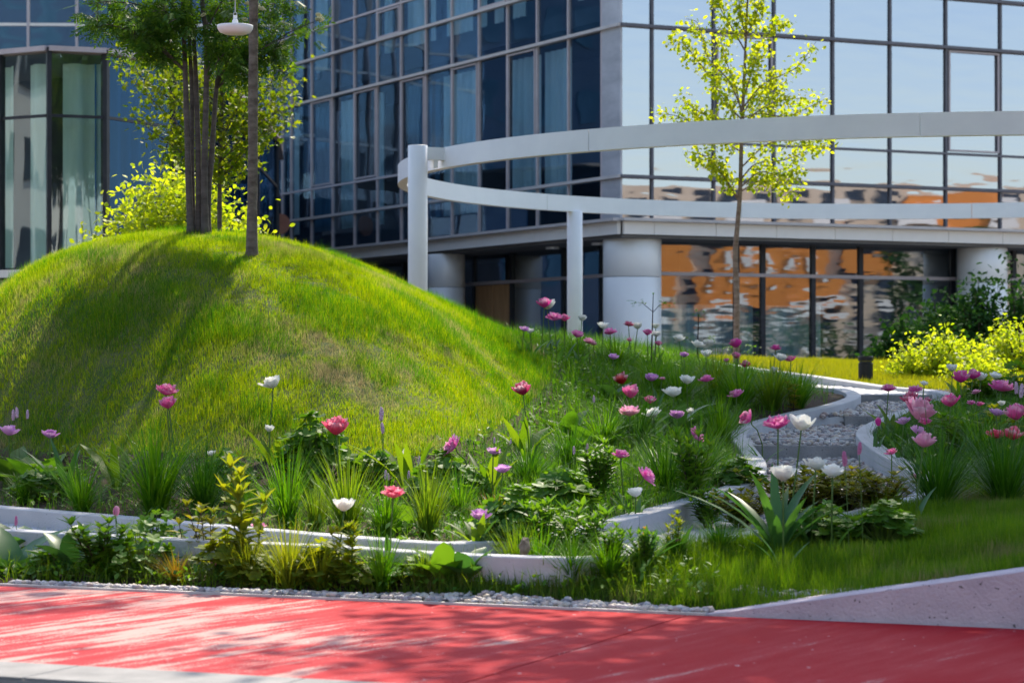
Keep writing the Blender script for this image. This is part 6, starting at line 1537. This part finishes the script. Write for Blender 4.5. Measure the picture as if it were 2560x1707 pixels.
# shrubs by the building
def bush(name, label, px, py_base, Y, wpx, hpx, n, mat, size, group, seed, tmpl=OVAL):
    base = P(px, py_base, Y); base[2] = min(base[2], ground(base[0], Y)[0] + .0); hpx *= 1.22 if mat == 'leaf_dark' else 1.0; wd, h = wpx / FPX * Y, CAM_H - (py_base - hpx - HY) / FPX * Y - base[2]
    root = tree_root(name, label, base, 'shrub', group); g = np.random.default_rng(seed); b = MB(); pts = []
    m = 16
    for k in range(m):
        a = g.uniform(0, 6.28); r = math.sqrt(g.random()) * wd / 2; e = np.array([r * math.cos(a), r * math.sin(a) * .8, h * (1 - .55 * (2 * r / wd) ** 2) * g.uniform(.72, 1.05)])
        br = smooth([np.zeros(3), e * [.45, .45, .5], e], .1); b.tube(br, np.linspace(.018, .004, len(br)), 4); pts.append(along(br, n // m, wd * .10, g, .15))
    b.obj('branch', M['twig'], root); leaf_cloud(tmpl, np.concatenate(pts), size, mat, 'foliage', root, seed=seed)
for k, a in enumerate(((2270, 960, 40, 190, 140, 'dark green shrub between the bollard shrub and the taller ones'), (2215, 930, 43, 150, 45, 'low dark shrub just right of the black bollard'), (2350, 960, 43, 220, 190, 'dark green shrub left of the right round column'), (2445, 960, 42, 200, 225, 'dark green shrub in front of the right round column'), (2550, 960, 42, 210, 265, 'tallest dark shrub at the right edge'), (2390, 975, 39, 240, 120, 'lower dark shrub in front of the taller ones'))):
    bush('dark_shrub', a[5], a[0], a[1], a[2], a[3], a[4], 3200, 'leaf_dark', (.08, .13), 'dark shrubs along the glass building', 50 + k)
for k, a in enumerate(((2335, 990, 28.2, 200, 175, 'sunlit yellow-green shrub nearest the black bollard'), (2420, 990, 28.8, 190, 150, 'sunlit yellow-green shrub second from the bollard'), (2500, 990, 29.5, 190, 150, 'sunlit yellow-green shrub second from the right edge'), (2560, 990, 29.0, 200, 215, 'sunlit yellow-green shrub at the right edge'), (2275, 985, 28.6, 140, 85, 'small sunlit yellow-green shrub right beside the bollard'), (2460, 1000, 27.4, 220, 90, 'low sunlit yellow-green shrub in front of the others'))):
    bush('yellow_green_shrub', a[5], a[0], a[1], a[2], a[3], a[4], 3600, 'leaf_yellow', (.04, .07), 'sunlit shrubs at the right', 70 + k)

# bollard
q = hit(2164, 952); root = empty('bollard', (q[0], q[1], q[2] - .05)); tag(root, 'short round black bollard light on the sunny lawn behind the wall', 'bollard')
b = MB(); b.lathe([(.084, 0), (.084, .25), (.078, .255)], 28); b.obj('post', M['black_metal'], root, smooth=False)
b = MB(); b.lathe([(.072, .255), (.072, .275)], 28); b.obj('light_ring', M['dark_frame'], root)
b = MB(); b.lathe([(.08, .276), (.088, .282), (.088, .325), (.082, .332)], 28); b.obj('cap', M['black_metal'], root)

# hanging lamp
YL = 15.2; lp = P(588, 76, YL); root = empty('hanging_lamp', tuple(lp)); tag(root, 'white dish-shaped lamp hanging on a thin cable in front of the trunks', 'lamp')
R_ = 45 / FPX * YL
b = MB(); b.lathe([(.012, -.026), (R_ * .6, -.026), (R_ * .86, -.014), (R_ * .98, .008), (R_, .022), (R_ * .985, .030), (R_ * .5, .034), (.014, .036)], 40); b.obj('shade', M['white_plastic'], root, smooth=True)
b = MB(); b.lathe([(.020, .036), (.018, .060), (.012, .068)], 16); b.box((0, 0, .078), (.024, .008, .03)); b.obj('mount', M['white_plastic'], root)
b = MB(); a = np.linspace(0, 2 * PI, 17); b.tube(np.stack([.011 * np.cos(a), np.zeros(17), .100 + .011 * np.sin(a)], 1), .003, 6, cap=False); b.obj('hook', M['steel'], root)
b = MB(); b.tube([(0, 0, .11), (0, 0, 4.6)], .0035, 6); b.obj('cable', M['steel'], root)

# unseen trees added beyond the right edge to shade the steps and foreground
def shade_tree(label, base, c, r, n, seed, h_fork):
    g = np.random.default_rng(seed); base = np.array(base, float); c = np.array(c, float)
    tr = [[base, base + [0, 0, h_fork * .5], base * .6 + c * .4, c]]
    brs = []
    for k in range(14):
        e = ellipsoid(c, r, 1, g, .7)[0]; s0 = base * .35 + c * .65 if k % 2 else c; brs.append([s0, (s0 + e) / 2 + [0, 0, .2], e])
    crown_tree('added_shade_tree', label, base, tr, brs, OVAL, 200, .2, (.12, .19), 'leaf_rowan', 'bark', [(.10, .04)], 'shade trees added beyond the right edge', seed, ellipsoid(c, r, n, g, .2, 260), .03)
shade_tree('unseen broad tree added for shade beyond the right edge, in the middle of three', (5.6, 19.8, .7), (4.6, 20.6, 7.4), (2.8, 2.7, 2.0), 20000, 21, 3.5)
shade_tree('unseen broad tree added for shade beyond the right edge, by the pergola', (7.6, 27.5, .9), (4.9, 27.2, 8.3), (3.7, 2.8, 2.1), 26000, 22, 4)
shade_tree('unseen broad tree added for shade beyond the right edge, nearest the red path', (5.4, 15.2, .6), (4.3, 15.4, 7.4), (3.5, 3.0, 1.8), 26000, 23, 3.5)

for k, (t_, lab) in enumerate(((-14, 'dark tree across the street, leftmost of those reflected in the glass'), (-3, 'dark tree across the street, second of those reflected in the glass'), (13, 'dark tree across the street, third of those reflected in the glass'), (24, 'dark tree across the street, last of those reflected in the glass'))):
    a_ = math.radians(53); d_ = np.array([math.cos(a_), math.sin(a_)]); n_ = np.array([-d_[1], d_[0]])
    c_ = np.array([62, 10]) + d_ * t_ + n_ * 16; base = np.array([c_[0], c_[1], 0.0])
    crown_tree('street_tree', lab, base, [[base, base + [0, 0, 3], base + [0.2, 0, 6]]], None, OVAL, 0, .1, (.3, .5), 'leaf_dark', 'bark', [(.14, .05)], 'trees across the street', 90 + k, ellipsoid(base + [0, 0, 5.5], (1.9, 1.9, 2.6), 700, G, .2, 24))
hb = np.array([62, 10]); pts = []
for t_ in np.arange(-24, 24, .05):
    pts.append([*(hb + d_ * (t_ + random.uniform(-.3, .3)) + n_ * (12 + random.uniform(-1, 1))), random.uniform(0, 1) ** .7 * (2.4 + .5 * math.sin(t_))])
rt = tree_root('clipped_hedge', 'long dark hedge across the street, reflected at the foot of the glass', (hb[0], hb[1], 0), 'hedge')
leaf_cloud(OVAL, np.array(pts * 4) + G.normal(0, .3, (len(pts) * 4, 3)) - [hb[0], hb[1], 0], (.3, .5), 'leaf_dark', 'foliage', rt)
